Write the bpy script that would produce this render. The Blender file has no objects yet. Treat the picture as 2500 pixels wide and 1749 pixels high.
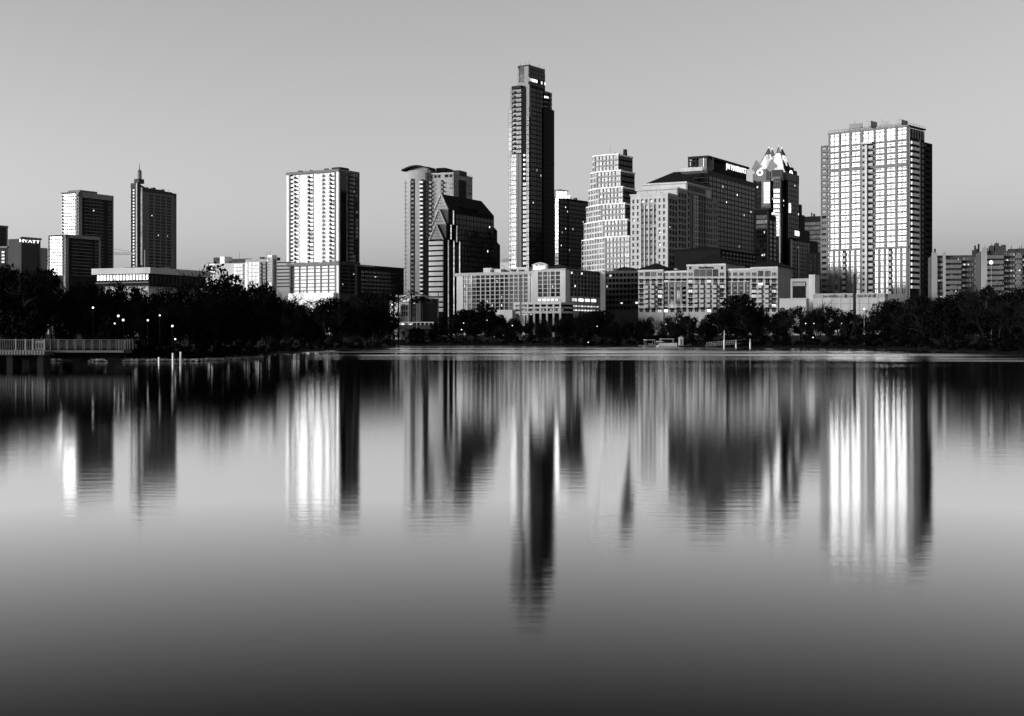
import bpy, math, random
import numpy as np
from math import sin, cos, pi, radians, sqrt

# ------------------------------------------------------------------ camera, sky, sun, exposure
SC = bpy.context.scene
COL = SC.collection
F, HY, CH = 3470.0, 824.6, 3.0            # focal length and horizon row in photo pixels, eye height in metres
cam_d = bpy.data.cameras.new('camera'); cam = bpy.data.objects.new('camera', cam_d); COL.objects.link(cam)
cam.location = (0, 0, CH); cam.rotation_euler = (pi/2, 0, 0)
cam_d.sensor_width = 36; cam_d.lens = F/2500*36; cam_d.shift_y = -(874.5-HY)/2500
cam_d.clip_start = 0.5; cam_d.clip_end = 60000
SC.camera = cam
SUN_AZ, SUN_EL = -104, -0.6            # the sun is just setting; half its glow is still above the horizon
world = bpy.data.worlds.new('World'); SC.world = world; world.use_nodes = True
nt = world.node_tree; nt.nodes.clear()
sky = nt.nodes.new('ShaderNodeTexSky'); sky.sky_type = 'NISHITA'; sky.sun_disc = False
sky.sun_elevation = radians(SUN_EL); sky.sun_rotation = radians(SUN_AZ); sky.altitude = 150
sky.air_density = 1.5; sky.dust_density = 1.0; sky.ozone_density = 1.0
bw = nt.nodes.new('ShaderNodeSeparateColor')   # black-and-white film behind a red filter: only the red light counts
bg = nt.nodes.new('ShaderNodeBackground'); wo = nt.nodes.new('ShaderNodeOutputWorld')
nt.links.new(sky.outputs[0], bw.inputs[0]); nt.links.new(bw.outputs[0], bg.inputs[0]); nt.links.new(bg.outputs[0], wo.inputs[0])
bg.inputs[1].default_value = 0.15
sl = bpy.data.lights.new('sun', 'SUN'); sun = bpy.data.objects.new('sun', sl); COL.objects.link(sun)
sl.energy = 1.5; sl.angle = radians(28); sl.color = (1, 1, 1)
sun.rotation_euler = (radians(90-SUN_EL), 0, radians(180-SUN_AZ))
SC.view_settings.view_transform = 'Standard'; SC.view_settings.look = 'None'
SC.view_settings.gamma = 1; SC.view_settings.use_curve_mapping = False
SC.view_settings.exposure = 3.04

RND = random.Random(7)
def K(px): return (px-1250)/F
def X(px, D): return K(px)*D
def Z(py, D): return CH+(HY-py)/F*D

# ------------------------------------------------------------------ materials (black-and-white photograph: all neutral greys)
MATS = {}
def mat_surface(name, v, rough=0.8, var=0.18, scale=0.25, streak=True, spec=0.3):
    m = bpy.data.materials.new(name); m.use_nodes = True; n = m.node_tree.nodes; l = m.node_tree.links
    p = n['Principled BSDF']; p.inputs['Roughness'].default_value = rough
    p.inputs['Specular IOR Level'].default_value = spec
    tc = n.new('ShaderNodeTexCoord'); mp = n.new('ShaderNodeMapping')
    mp.inputs['Scale'].default_value = (1, 1, 0.22) if streak else (1, 1, 1)
    l.new(tc.outputs['Object'], mp.inputs[0])
    nz = n.new('ShaderNodeTexNoise'); nz.inputs['Scale'].default_value = scale; nz.inputs['Detail'].default_value = 6
    nz.inputs['Roughness'].default_value = 0.65
    l.new(mp.outputs[0], nz.inputs[0])
    mr = n.new('ShaderNodeMapRange'); mr.inputs[1].default_value = 0.25; mr.inputs[2].default_value = 0.75
    mr.inputs[3].default_value = v*(1-var); mr.inputs[4].default_value = v*(1+var)
    l.new(nz.outputs[0], mr.inputs[0]); l.new(mr.outputs[0], p.inputs['Base Color'])
    MATS[name] = m; return m
def mat_glass(name, lo, hi, ior=1.5, rough=0.08, metal=0.0):
    m = bpy.data.materials.new(name); m.use_nodes = True; n = m.node_tree.nodes; l = m.node_tree.links
    p = n['Principled BSDF']; p.inputs['IOR'].default_value = ior; p.inputs['Metallic'].default_value = metal
    oi = n.new('ShaderNodeObjectInfo'); mr = n.new('ShaderNodeMapRange')
    pw = n.new('ShaderNodeMath'); pw.operation = 'POWER'; pw.inputs[1].default_value = 3
    l.new(oi.outputs['Random'], pw.inputs[0]); l.new(pw.outputs[0], mr.inputs[0])
    mr.inputs[3].default_value = lo; mr.inputs[4].default_value = hi
    tc = n.new('ShaderNodeTexCoord'); nz = n.new('ShaderNodeTexNoise'); nz.inputs['Scale'].default_value = 0.9
    va = n.new('ShaderNodeVectorMath'); va.operation = 'ADD'; l.new(tc.outputs['Object'], va.inputs[0]); l.new(oi.outputs['Location'], va.inputs[1])
    l.new(va.outputs[0], nz.inputs[0])
    mu = n.new('ShaderNodeMath'); mu.operation = 'MULTIPLY'; l.new(mr.outputs[0], mu.inputs[0])
    m2 = n.new('ShaderNodeMapRange'); m2.inputs[1].default_value = .3; m2.inputs[2].default_value = .7; m2.inputs[3].default_value = .45; m2.inputs[4].default_value = 1.5
    l.new(nz.outputs[0], m2.inputs[0]); l.new(m2.outputs[0], mu.inputs[1]); l.new(mu.outputs[0], p.inputs['Base Color'])
    r2 = n.new('ShaderNodeMapRange'); r2.inputs[3].default_value = rough*.6; r2.inputs[4].default_value = rough*1.5
    l.new(oi.outputs['Random'], r2.inputs[0]); l.new(r2.outputs[0], p.inputs['Roughness'])
    bp = n.new('ShaderNodeBump'); bp.inputs['Strength'].default_value = 0.012; bp.inputs['Distance'].default_value = 0.3
    l.new(nz.outputs[0], bp.inputs['Height']); l.new(bp.outputs[0], p.inputs['Normal'])
    MATS[name] = m; return m
def mat_lit(name, s):
    m = bpy.data.materials.new(name); m.use_nodes = True; n = m.node_tree.nodes; l = m.node_tree.links
    p = n['Principled BSDF']; p.inputs['Base Color'].default_value = (.3, .3, .3, 1); p.inputs['Emission Color'].default_value = (1, 1, 1, 1)
    oi = n.new('ShaderNodeObjectInfo'); mr = n.new('ShaderNodeMapRange'); mr.inputs[3].default_value = s*.45; mr.inputs[4].default_value = s*1.4
    tc = n.new('ShaderNodeTexCoord'); nz = n.new('ShaderNodeTexNoise'); nz.inputs['Scale'].default_value = 0.8
    l.new(tc.outputs['Object'], nz.inputs[0]); mu = n.new('ShaderNodeMath'); mu.operation = 'MULTIPLY'
    m2 = n.new('ShaderNodeMapRange'); m2.inputs[1].default_value = .35; m2.inputs[2].default_value = .65; m2.inputs[3].default_value = .4; m2.inputs[4].default_value = 1.3
    l.new(nz.outputs[0], m2.inputs[0])
    l.new(oi.outputs['Random'], mr.inputs[0]); l.new(mr.outputs[0], mu.inputs[0]); l.new(m2.outputs[0], mu.inputs[1])
    l.new(mu.outputs[0], p.inputs['Emission Strength'])
    MATS[name] = m; return m
for nm, v in (('white_panel', .72), ('pale_stone', .38), ('stone', .27), ('concrete', .19), ('grey_metal', .12), ('dark_concrete', .05), ('dark_metal', .02), ('black_metal', .006), ('roof_dark', .008)):
    mat_surface(nm, v, spec=.3 if v > .1 else .08)
mat_surface('bark', .014, scale=2, spec=.05); mat_surface('pale_bark', .16, scale=2)
mat_surface('foliage', .004, var=.6, scale=.6, streak=False, spec=.03); mat_surface('foliage_grey', .009, var=.4, scale=.6, streak=False, spec=.03)
mat_surface('ground', .008, var=.5, scale=.05, streak=False, spec=.05)
mat_surface('wood', .16, scale=3, streak=False); mat_surface('weed', .2, var=.5, scale=1.5, streak=False)
mat_glass('dark_glass', .003, .02, 1.24, .08)
mat_glass('black_glass', .002, .012, 1.26, .10)
mat_glass('clear_glass', .02, .10, 1.25, .14)
mat_glass('coated_glass', .05, .25, 1.45, .16)
mat_glass('blind_glass', .15, .34, 1.32, .18)
mat_glass('silver_glass', .10, .28, 1.24, .2)
mat_glass('deep_glass', .002, .012, 1.10, .1)
mat_glass('hotel_glass', .03, .16, 1.22, .25)
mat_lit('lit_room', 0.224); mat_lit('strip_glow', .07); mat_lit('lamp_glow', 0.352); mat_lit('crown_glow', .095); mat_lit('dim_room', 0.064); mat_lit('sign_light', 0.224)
# ------------------------------------------------------------------ mesh helpers
SPLIT = {k: k.rstrip('s') for k in ('balcony_slabs','floor_slabs','spandrel','pilaster','column','post','landing','roof_frame','canopy_post','corner_pier','roof_masts','mullion_fin','crown_pier','glowing_strip','gable_joints','roof_plant','penthouse','lit_bay','bright_fin','pier','balcony_post','turret','dark_slot','float','louvres','railing_light','corner_fin','string_course','recess','metal_fin','gable_edge','plant_wall','vertical_slot','fender_block','deck_level','parapet_bands')}
SPLIT['gable_joints'] = 'gable_joint'; SPLIT['recess'] = 'recess'
class MB:
    def __init__(s): s.v = []; s.f = []; s.m = []; s.T = None; s.cut = []
    def add(s, pts, faces, m=0):
        b = len(s.v); s.cut.append((b, len(s.f)))
        if s.T: pts = [s.T(*p) for p in pts]
        s.v += pts
        for f in faces: s.f.append(tuple(b+i for i in f)); s.m.append(m)
    def box(s, x0, x1, y0, y1, z0, z1, m=0):
        if x0 > x1: x0, x1 = x1, x0
        if y0 > y1: y0, y1 = y1, y0
        if z0 > z1: z0, z1 = z1, z0
        s.add([(x0,y0,z0),(x1,y0,z0),(x1,y1,z0),(x0,y1,z0),(x0,y0,z1),(x1,y0,z1),(x1,y1,z1),(x0,y1,z1)],
              [(3,2,1,0),(4,5,6,7),(0,1,5,4),(1,2,6,5),(2,3,7,6),(3,0,4,7)], m)
        return s
    def prism(s, poly, z0, z1, m=0):
        n = len(poly)
        s.add([(x,y,z0) for x,y in poly]+[(x,y,z1) for x,y in poly],
              [tuple(range(n-1,-1,-1)), tuple(range(n,2*n))]+[(i,(i+1)%n,n+(i+1)%n,n+i) for i in range(n)], m)
        return s
    def cyl(s, x, y, z0, z1, r0, r1=None, n=10, m=0):
        r1 = r0 if r1 is None else r1
        s.add([(x+r0*cos(2*pi*i/n), y+r0*sin(2*pi*i/n), z0) for i in range(n)]+[(x+r1*cos(2*pi*i/n), y+r1*sin(2*pi*i/n), z1) for i in range(n)],
              [tuple(range(n-1,-1,-1)), tuple(range(n,2*n))]+[(i,(i+1)%n,n+(i+1)%n,n+i) for i in range(n)], m)
        return s
    def tube(s, p, q, r0, r1, n=4, m=0):
        d = np.array(q, float)-np.array(p, float); L = np.linalg.norm(d)
        if L < 1e-6: return s
        d /= L; a = np.array((0,0,1.)) if abs(d[2]) < .9 else np.array((1.,0,0))
        u = np.cross(d, a); u /= np.linalg.norm(u); w = np.cross(d, u)
        pts = [tuple(np.array(p)+r0*(cos(2*pi*i/n)*u+sin(2*pi*i/n)*w)) for i in range(n)]+[tuple(np.array(q)+r1*(cos(2*pi*i/n)*u+sin(2*pi*i/n)*w)) for i in range(n)]
        s.add(pts, [(i,n+i,n+(i+1)%n,(i+1)%n) for i in range(n)]+[tuple(range(n)), tuple(range(2*n-1,n-1,-1))], m)
        return s
    def hip(s, x0, x1, y0, y1, z0, z1, inset=None, m=0, ov=0.6):
        """hip roof with a ridge along the longer side"""
        x0, x1, y0, y1 = min(x0,x1)-ov, max(x0,x1)+ov, min(y0,y1)-ov, max(y0,y1)+ov
        w, d = x1-x0, y1-y0; i = inset if inset is not None else min(w, d)/2*.98
        xa, xb = (x0+min(i, w/2*.98), x1-min(i, w/2*.98)); ya, yb = (y0+min(i, d/2*.98), y1-min(i, d/2*.98))
        s.add([(x0,y0,z0),(x1,y0,z0),(x1,y1,z0),(x0,y1,z0),(xa,ya,z1),(xb,ya,z1),(xb,yb,z1),(xa,yb,z1)],
              [(3,2,1,0),(4,5,6,7),(0,1,5,4),(1,2,6,5),(2,3,7,6),(3,0,4,7)], m)
        return s
    def mesh(s, name, mats):
        me = bpy.data.meshes.new(name); me.from_pydata([tuple(map(float, p)) for p in s.v], [], s.f)
        for m in (mats if isinstance(mats, (list, tuple)) else [mats]): me.materials.append(MATS[m])
        if len(me.materials) > 1: me.polygons.foreach_set('material_index', s.m)
        me.update(); return me
    def pieces(s):
        """every primitive as a mesh of its own"""
        c = s.cut+[(len(s.v), len(s.f))]
        for (v0, f0), (v1, f1) in zip(c, c[1:]):
            q = MB(); q.v = s.v[v0:v1]; q.f = [tuple(i-v0 for i in f) for f in s.f[f0:f1]]; q.m = s.m[f0:f1]; yield q
    def build(s, name, mats, parent=None, loc=(0,0,0), rz=0):
        if name in SPLIT:
            for q in s.pieces(): o = link(SPLIT[name], q.mesh(SPLIT[name], mats), parent, loc, rz)
            return o
        return link(name, s.mesh(name, mats), parent, loc, rz)
def link(name, me, parent=None, loc=(0,0,0), rz=0):
    o = bpy.data.objects.new(name, me); COL.objects.link(o); o.location = loc; o.rotation_euler = (0,0,rz)
    if parent: o.parent = parent
    return o
def tag(o, label, cat, group=None):
    o['label'] = label; o['category'] = cat
    if group: o['group'] = group
    return o
def thing(name, label, cat, loc=(0,0,0), rz=0, group=None):
    return tag(link(name, None, None, loc, rz), label, cat, group)
def text_mesh(txt, h, mat, depth=.15, sx=1.0, font_shear=0.0, bold=0.0):
    c = bpy.data.curves.new('lettering', 'FONT'); c.body = txt; c.size = h/0.72; c.extrude = depth; c.align_x = 'CENTER'; c.shear = font_shear; c.offset = bold
    o = bpy.data.objects.new('tmp_text', c); COL.objects.link(o)
    bpy.context.view_layer.update()
    me = bpy.data.meshes.new_from_object(o.evaluated_get(bpy.context.evaluated_depsgraph_get()))
    bpy.data.objects.remove(o); bpy.data.curves.remove(c)
    n = len(me.vertices); co = np.empty(n*3); me.vertices.foreach_get('co', co); co = co.reshape(-1,3)
    co = np.stack([co[:,0]*sx, -co[:,2], co[:,1]], 1)            # stand it up, facing -Y
    me.vertices.foreach_set('co', co.ravel()); me.materials.clear(); me.materials.append(MATS[mat]); me.update(); return me

WCACHE = {}
def window_mesh(w, h, nx=1, nz=1, pane='dark_glass', frame='dark_metal', fw=.14, style='plain', lit=0):
    w = round(w*10)/10; h = round(h*10)/10
    key = (w, h, nx, nz, pane, frame, fw, style, lit)
    if key in WCACHE: return WCACHE[key]
    b = MB()
    if style == 'plain':
        b.box(-w/2, w/2, -.06, .15, 0, h, 0)
        if lit:
            lx = w*(.5/nx)*(2*int(lit*7.7) % (2*nx)+1)-w/2; lw = min(w*.3/nx, .5); b.box(lx-lw, lx+lw, -.12, -.055, h*.15, h*(.45+.35*lit), 2)
        for i in range(nx+1): x = -w/2+w*i/nx; b.box(max(x-fw/2, -w/2), min(x+fw/2, w/2), -.16, -.05, 0, h, 1)
        for j in range(nz+1): z = h*j/nz; b.box(-w/2, w/2, -.14, -.05, max(z-fw/2, 0), min(z+fw/2, h), 1)
    elif style == 'balcony':                # dark recess behind a slab and a parapet
        b.box(-w/2, w/2, -.06, .15, 0, h, 0)
        b.box(-w/2, w/2, -1.5, 0, -.12, .22, 1); b.box(-w/2, w/2, -1.5, -1.38, .22, 1.15, 1)
        b.box(-w/2, -w/2+.12, -1.38, 0, .22, 1.15, 1); b.box(w/2-.12, w/2, -1.38, 0, .22, 1.15, 1)
    elif style == 'awning':                 # hotel window: pane, surround, shutter-dark awning
        b.box(-w/2, w/2, -.06, .15, 0, h, 0); b.box(-.08, .08, -.15, -.05, 0, h, 1)
        b.add([(-w*.6,-.08,h*1.02),(w*.6,-.08,h*1.02),(w*.6,-.9,h*.62),(-w*.6,-.9,h*.62),(-w*.6,-.08,h*.62),(w*.6,-.08,h*.62)],
              [(0,3,2,1),(0,4,3),(1,2,5),(3,4,5,2),(0,1,5,4)], 2)
    elif style == 'arched':                 # rounded upper corners, as the hotel's concrete grid
        c = min(w, h)*.22
        pts = [(-w/2+c*.5,0),(w/2-c*.5,0),(w/2,c*.5),(w/2,h-c),(w/2-c*.4,h-c*.25),(w/2-c,h),(-w/2+c,h),(-w/2+c*.4,h-c*.25),(-w/2,h-c),(-w/2,c*.5)]
        n = len(pts); b.add([(x,-.06,z) for x,z in pts]+[(x,.1,z) for x,z in pts], [tuple(range(n))]+[(i,n+i,n+(i+1)%n,(i+1)%n) for i in range(n)], 0)
        b.box(-.06, .06, -.12, -.05, .1, h-.1, 1)
        if lit: b.box(-w*.1-w*.25*lit, -w*.1+w*.1*lit+.15, -.10, -.062, h*.1, h*(.4+.4*lit), 2)
    me = b.mesh('window', [pane, frame, 'black_metal'] if style == 'awning' else [pane, frame, 'lit_room' if lit < .6 else 'dim_room'] if lit else [pane, frame]); WCACHE[key] = me
    return me

class Face:
    """one facade plane of a building, in its local frame; s runs left to right as seen from outside"""
    def __init__(f, b, ox, oy, ang=0.0):
        f.b, f.ox, f.oy, f.a = b, ox, oy, ang
        r = -b.th; wx = b.C[0]+ox*cos(r)-oy*sin(r); wy = b.C[1]+ox*sin(r)+oy*cos(r)
        f.P = (wx, wy); f.d = (cos(ang+r), sin(ang+r))
    def s(f, px): k = K(px); return (k*f.P[1]-f.P[0])/(f.d[0]-k*f.d[1])
    def D(f, px): return f.P[1]+f.s(px)*f.d[1]
    def z(f, px, py): return Z(py, f.D(px))
    def pt(f, s, o=0): return (f.ox+s*cos(f.a)+o*sin(f.a), f.oy+s*sin(f.a)-o*cos(f.a))
    def T(f):
        return lambda x, y, z: (f.ox+x*cos(f.a)-y*sin(f.a), f.oy+x*sin(f.a)+y*cos(f.a), z)
    def box(f, mb, s0, s1, z0, z1, o0=0, o1=.3, m=0):
        mb.T = f.T(); mb.box(s0, s1, -o1, -o0, z0, z1, m); mb.T = None
    def pbox(f, mb, p0, p1, y0, y1, o0=0, o1=.3, m=0, ref=None):
        """box between two photo columns and two photo rows, rows read at column ref"""
        r = p1 if ref is None else ref
        f.box(mb, f.s(p0), f.s(p1), f.z(r, y1), f.z(r, y0), o0, o1, m)
    def win(f, s0, s1, z0, z1, pane='dark_glass', frame='dark_metal', nx=1, nz=1, o=.05, style='plain', fw=.14, name='window', lit=0):
        x, y = f.pt((s0+s1)/2, o)
        return link(name, window_mesh(s1-s0, z1-z0, nx, nz, pane, frame, fw, style, lit), f.b.root, (x, y, z0), f.a)
    def wins(f, cols, rows, pane='dark_glass', frame='dark_metal', nx=1, nz=1, o=.05, style='plain', lit=0.0, fw=.14, alt=None, altp=0, name='window'):
        for z0, z1 in rows:
            for s0, s1 in cols:
                q = RND.random(); p = pane; li = 0
                if q < lit*.75:
                    if style in ('plain', 'arched'): li = RND.choice((.2, .5, .8))
                    else: p = 'lit_room' if q < lit*.35 else 'dim_room'
                elif alt and RND.random() < altp: p = alt
                f.win(s0, s1, z0, z1, p, frame, nx, nz, o, style, fw, name, li)
    def grid(f, mb, S0, S1, Z0, Z1, cols, rows, proud=.35, m=0, o0=0.0):
        """the wall round the window openings: piers, then spandrels between them, so that the panes sit back"""
        cols = sorted(cols); rows = sorted(rows); e = S0
        for a, b in cols:
            if a-e > .05: f.box(mb, e, a, Z0, Z1, o0, o0+proud, m)
            z = Z0
            for c, d in rows:
                if c-z > .05: f.box(mb, a, b, z, c, o0, o0+proud-.012, m)
                z = d
            if Z1-z > .05: f.box(mb, a, b, z, Z1, o0, o0+proud-.012, m)
            e = b
        if S1-e > .05: f.box(mb, e, S1, Z0, Z1, o0, o0+proud, m)
    def cols(f, *pp): return [(f.s(a), f.s(b)) for a, b in pp]
    def even(f, p0, p1, n, fill=.7):
        a, b = f.s(p0), f.s(p1); w = (b-a)/n
        return [(a+w*(i+.5-fill/2), a+w*(i+.5+fill/2)) for i in range(n)]
    def rows(f, px, y0, pitch, n, hgt, off=0):
        return [(f.z(px, y0+pitch*i+off+hgt), f.z(px, y0+pitch*i+off)) for i in range(n)]

class Bld:
    def __init__(b, name, label, cat, px, D, theta, group=None):
        b.th = radians(theta); b.C = (X(px, D), D); b.px = px
        b.root = thing(name, label, cat, (b.C[0], b.C[1], 0), -b.th, group)
        b.F = Face(b, 0, 0, 0); b.R = Face(b, 0, 0, pi/2)
    def face(b, ox, oy, deg=0): return Face(b, ox, oy, radians(deg))
    def part(b, name, mb, mat): return mb.build(name, mat, b.root)
    def vol(b, name, mat, x0, x1, y0, y1, z0, z1):
        m = MB().box(x0, x1, y0, y1, z0, z1); return b.part(name, m, mat)
    def clutter(b, x0, x1, y0, y1, z, n, seed, mat='dark_concrete', h=1.6, masts=2):
        rg = random.Random(seed)
        for k in range(n):
            w, d, hh = rg.uniform(1, 3.2), rg.uniform(1, 3), rg.uniform(.5, 1)*h; x, y = rg.uniform(min(x0,x1)+w/2, max(x0,x1)-w/2), rg.uniform(y0+d/2, y1-d/2)
            m = MB().box(x-w/2, x+w/2, y-d/2, y+d/2, z-.2, z+hh); m.box(x-w/2-.1, x+w/2+.1, y-d/2-.1, y+d/2+.1, z+hh, z+hh+.12); m.build('roof_unit', mat, b.root)
        for k in range(masts): x, y = rg.uniform(x0, x1), rg.uniform(y0, y1); MB().cyl(x, y, z-.2, z+rg.uniform(1.5, 4), .12, .06, 5).build('roof_mast', 'dark_metal', b.root)
    def rail(b, pts, z, h=1.0, step=2.4):
        m = MB()
        for (xa, ya), (xb, yb) in zip(pts, pts[1:]):
            m.tube((xa,ya,z+h), (xb,yb,z+h), .06, .06, 4); L = sqrt((xb-xa)**2+(yb-ya)**2); k = max(1, int(L/step))
            for i in range(k+1): m.cyl(xa+(xb-xa)*i/k, ya+(yb-ya)*i/k, z, z+h, .05, .05, 4)
        o = m.build('roof_railing', 'dark_metal', b.root); o['kind'] = 'stuff'
BASE = 2.0
# ------------------------------------------------------------------ the setting: water and ground
SHORE = [(-30000,176),(-400,178),(X(0,187),187),(X(200,183),183),(X(300,184),184),(X(480,184),184),(X(560,204),204),(X(641,234),234),(X(686,268),268),
         (X(800,326),326),(X(900,385),385),(X(968,427),427),(X(985,448),448),(X(962,490),490),(X(925,530),530),(X(955,548),548),
         (X(1050,545),545),(X(1250,528),528),(X(1442,495),495),(X(1500,486),486),(X(1750,430),430),(X(2000,394),394),(X(2161,372),372),
         (X(2292,312),312),(X(2475,264),264),(X(2700,225),225),(400,190),(30000,170)]
LAND = np.array(SHORE+[(30000,9000),(-30000,9000)], float); SH = np.array(SHORE, float)
def shore_dist(P):
    P = np.atleast_2d(np.asarray(P, float)); A, B = SH[:-1], SH[1:]; best = np.full(len(P), 1e9)
    for a, b in zip(A, B):
        d = b-a; t = np.clip(((P-a)@d)/(d@d), 0, 1); q = a+t[:,None]*d
        best = np.minimum(best, np.hypot(*(P-q).T))
    ins = np.zeros(len(P), bool); n = len(LAND); j = n-1
    for i in range(n):
        xi, yi = LAND[i]; xj, yj = LAND[j]
        c = ((yi > P[:,1]) != (yj > P[:,1])) & (P[:,0] < (xj-xi)*(P[:,1]-yi)/(yj-yi+1e-12)+xi)
        ins ^= c; j = i
    return np.where(ins, best, -best)
def ground_z(P):
    d = shore_dist(P)
    return np.interp(d, [-30,-6,0,3,25,110,4000], [-3,-1.2,0,.7,1.8,4,14])
def gz(x, y): return float(ground_z([(x, y)])[0])
xs = np.concatenate([[-30000], np.linspace(-4000,-420,14), np.arange(-400,401,5.0), np.linspace(420,4000,14), [30000]])
ys = np.concatenate([[-9000], np.arange(120,700,5.0), np.linspace(700,1500,30), np.linspace(1600,9000,16)])
gx, gy = np.meshgrid(xs, ys); P = np.stack([gx.ravel(), gy.ravel()], 1)
jit = np.random.RandomState(3).uniform(-1, 1, len(P))
gzv = ground_z(P); gzv = gzv+jit*.12*(gzv > -.5)
nx_, ny_ = len(xs), len(ys); idx = np.arange(nx_*ny_).reshape(ny_, nx_)
fc = np.stack([idx[:-1,:-1], idx[:-1,1:], idx[1:,1:], idx[1:,:-1]], -1).reshape(-1,4)
me = bpy.data.meshes.new('ground'); me.from_pydata(np.column_stack([P, gzv]).tolist(), [], fc.tolist()); me.materials.append(MATS['ground'])
o = link('ground', me); o['kind'] = 'structure'

wm = bpy.data.materials.new('water'); wm.use_nodes = True; n = wm.node_tree.nodes; l = wm.node_tree.links
n.remove(n['Principled BSDF'])
wp = n.new('ShaderNodeBsdfGlossy'); wp.distribution = 'BECKMANN'; wp.inputs['Color'].default_value = (.97,.97,.97,1)
wd_ = n.new('ShaderNodeBsdfDiffuse'); wd_.inputs['Color'].default_value = (.006,.006,.006,1)
fr_ = n.new('ShaderNodeFresnel'); fr_.inputs['IOR'].default_value = 1.33       # seen through a polarising filter: steeper than plain water
fm_ = n.new('ShaderNodeMapRange'); fm_.inputs[1].default_value = .175; fm_.inputs[2].default_value = .50; l.new(fr_.outputs[0], fm_.inputs[0])
fp_ = n.new('ShaderNodeMath'); fp_.operation = 'POWER'; fp_.inputs[1].default_value = 1.45; l.new(fm_.outputs[0], fp_.inputs[0])
ms_ = n.new('ShaderNodeMixShader'); l.new(fp_.outputs[0], ms_.inputs[0]); l.new(wd_.outputs[0], ms_.inputs[1]); l.new(wp.outputs[0], ms_.inputs[2]); l.new(ms_.outputs[0], n['Material Output'].inputs[0])
tc = n.new('ShaderNodeTexCoord')
def wnoise(sc, sx, sy, det=3):
    mp = n.new('ShaderNodeMapping'); mp.inputs['Scale'].default_value = (sx, sy, 1); l.new(tc.outputs['Object'], mp.inputs[0])
    z = n.new('ShaderNodeTexNoise'); z.inputs['Scale'].default_value = sc; z.inputs['Detail'].default_value = det; l.new(mp.outputs[0], z.inputs[0]); return z
gust = wnoise(.02, .35, 1.6, 4)              # wind patches, drawn out across the view
ripple = wnoise(2.4, .35, 1.0, 4)              # small waves
sep = n.new('ShaderNodeSeparateXYZ'); l.new(tc.outputs['Object'], sep.inputs[0])
far = n.new('ShaderNodeMapRange'); far.inputs[1].default_value = 165; far.inputs[2].default_value = 330; far.interpolation_type = 'SMOOTHSTEP'
xr = n.new('ShaderNodeMapRange'); xr.inputs[1].default_value = -60; xr.inputs[2].default_value = 60; xr.inputs[4].default_value = 75
l.new(sep.outputs['X'], xr.inputs[0]); ad = n.new('ShaderNodeMath'); ad.operation = 'ADD'; l.new(sep.outputs['Y'], ad.inputs[0]); l.new(xr.outputs[0], ad.inputs[1])
l.new(ad.outputs[0], far.inputs[0])       # breezier towards the far bank
gm = n.new('ShaderNodeMapRange'); gm.inputs[1].default_value = .36; gm.inputs[2].default_value = .60; l.new(gust.outputs[0], gm.inputs[0])
mx = n.new('ShaderNodeMath'); mx.operation = 'MULTIPLY'; l.new(far.outputs[0], mx.inputs[0]); l.new(gm.outputs[0], mx.inputs[1])
ro = n.new('ShaderNodeMapRange'); ro.inputs[3].default_value = .084; ro.inputs[4].default_value = .30; l.new(mx.outputs[0], ro.inputs[0]); l.new(ro.outputs[0], wp.inputs['Roughness'])
bs = n.new('ShaderNodeMapRange'); bs.inputs[3].default_value = .0035; bs.inputs[4].default_value = .05; l.new(mx.outputs[0], bs.inputs[0])
bp = n.new('ShaderNodeBump'); bp.inputs['Distance'].default_value = 1.0; l.new(bs.outputs[0], bp.inputs['Strength']); l.new(ripple.outputs[0], bp.inputs['Height']); l.new(bp.outputs[0], wp.inputs['Normal'])
MATS['water'] = wm
o = MB().box(-30000, 30000, -9000, 720, -.6, 0).build('water', 'water'); o['kind'] = 'structure'

# ------------------------------------------------------------------ large structure: the towers, left to right
G_TOWER = 'downtown towers'
# A  dark block cut by the left edge
b = Bld('office_block', 'plain dark office block cut by the left edge, beyond the hotel with rooftop letters', 'office block', -45, 700, 28)
zt = b.R.z(18, 556); W = b.F.s(-160); L = b.R.s(18)
b.vol('wall', 'dark_concrete', W, 0, 0, L, BASE, zt); m = MB()
b.R.box(m, -.3, L+.3, zt, zt+.8, -.4, .4); b.R.box(m, L-1.2, L, 10, zt, 0, .35); b.part('cornice', m, 'grey_metal')
b.R.wins(b.R.even(-30, 14, 4, .8), b.R.rows(10, 561, 9, 5, 6), 'dark_glass', nx=2)

# B  hotel with letters on its roof block
b = Bld('hotel', 'dark windowless hotel block with white rooftop letters above the left trees', 'hotel', 52, 520, 28)
zt = b.F.z(52, 583); L = b.R.s(99); W = b.F.s(20); zw = b.F.z(52, 604)
b.vol('wall', 'dark_concrete', W, 0, 0, L, BASE, zt)
b.vol('stair_shaft', 'concrete', 1, -4, L-.5, L+2.5, BASE, b.R.z(100, 606))
m = MB(); b.F.box(m, b.F.s(-160), W, BASE, zw, -6, 0); b.part('wing', m, 'dark_metal')
m = MB(); b.R.box(m, -.3, L+.3, zt, zt+.7, -.4, .3); b.F.box(m, b.F.s(-160), W, zw, zw+.6, -6, .4); b.part('roof_edge', m, 'grey_metal')
b.F.wins(b.F.even(-150, 15, 12, .6), b.F.rows(0, 614, 8, 4, 5), 'dark_glass')
lm = text_mesh('HYATT', 1.05, 'sign_light', sx=2.1); x, y = b.R.pt((b.R.s(57)+b.R.s(84))/2, .35)
link('sign_lettering', lm, b.root, (x, y, b.R.z(70, 593)), pi/2)

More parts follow.
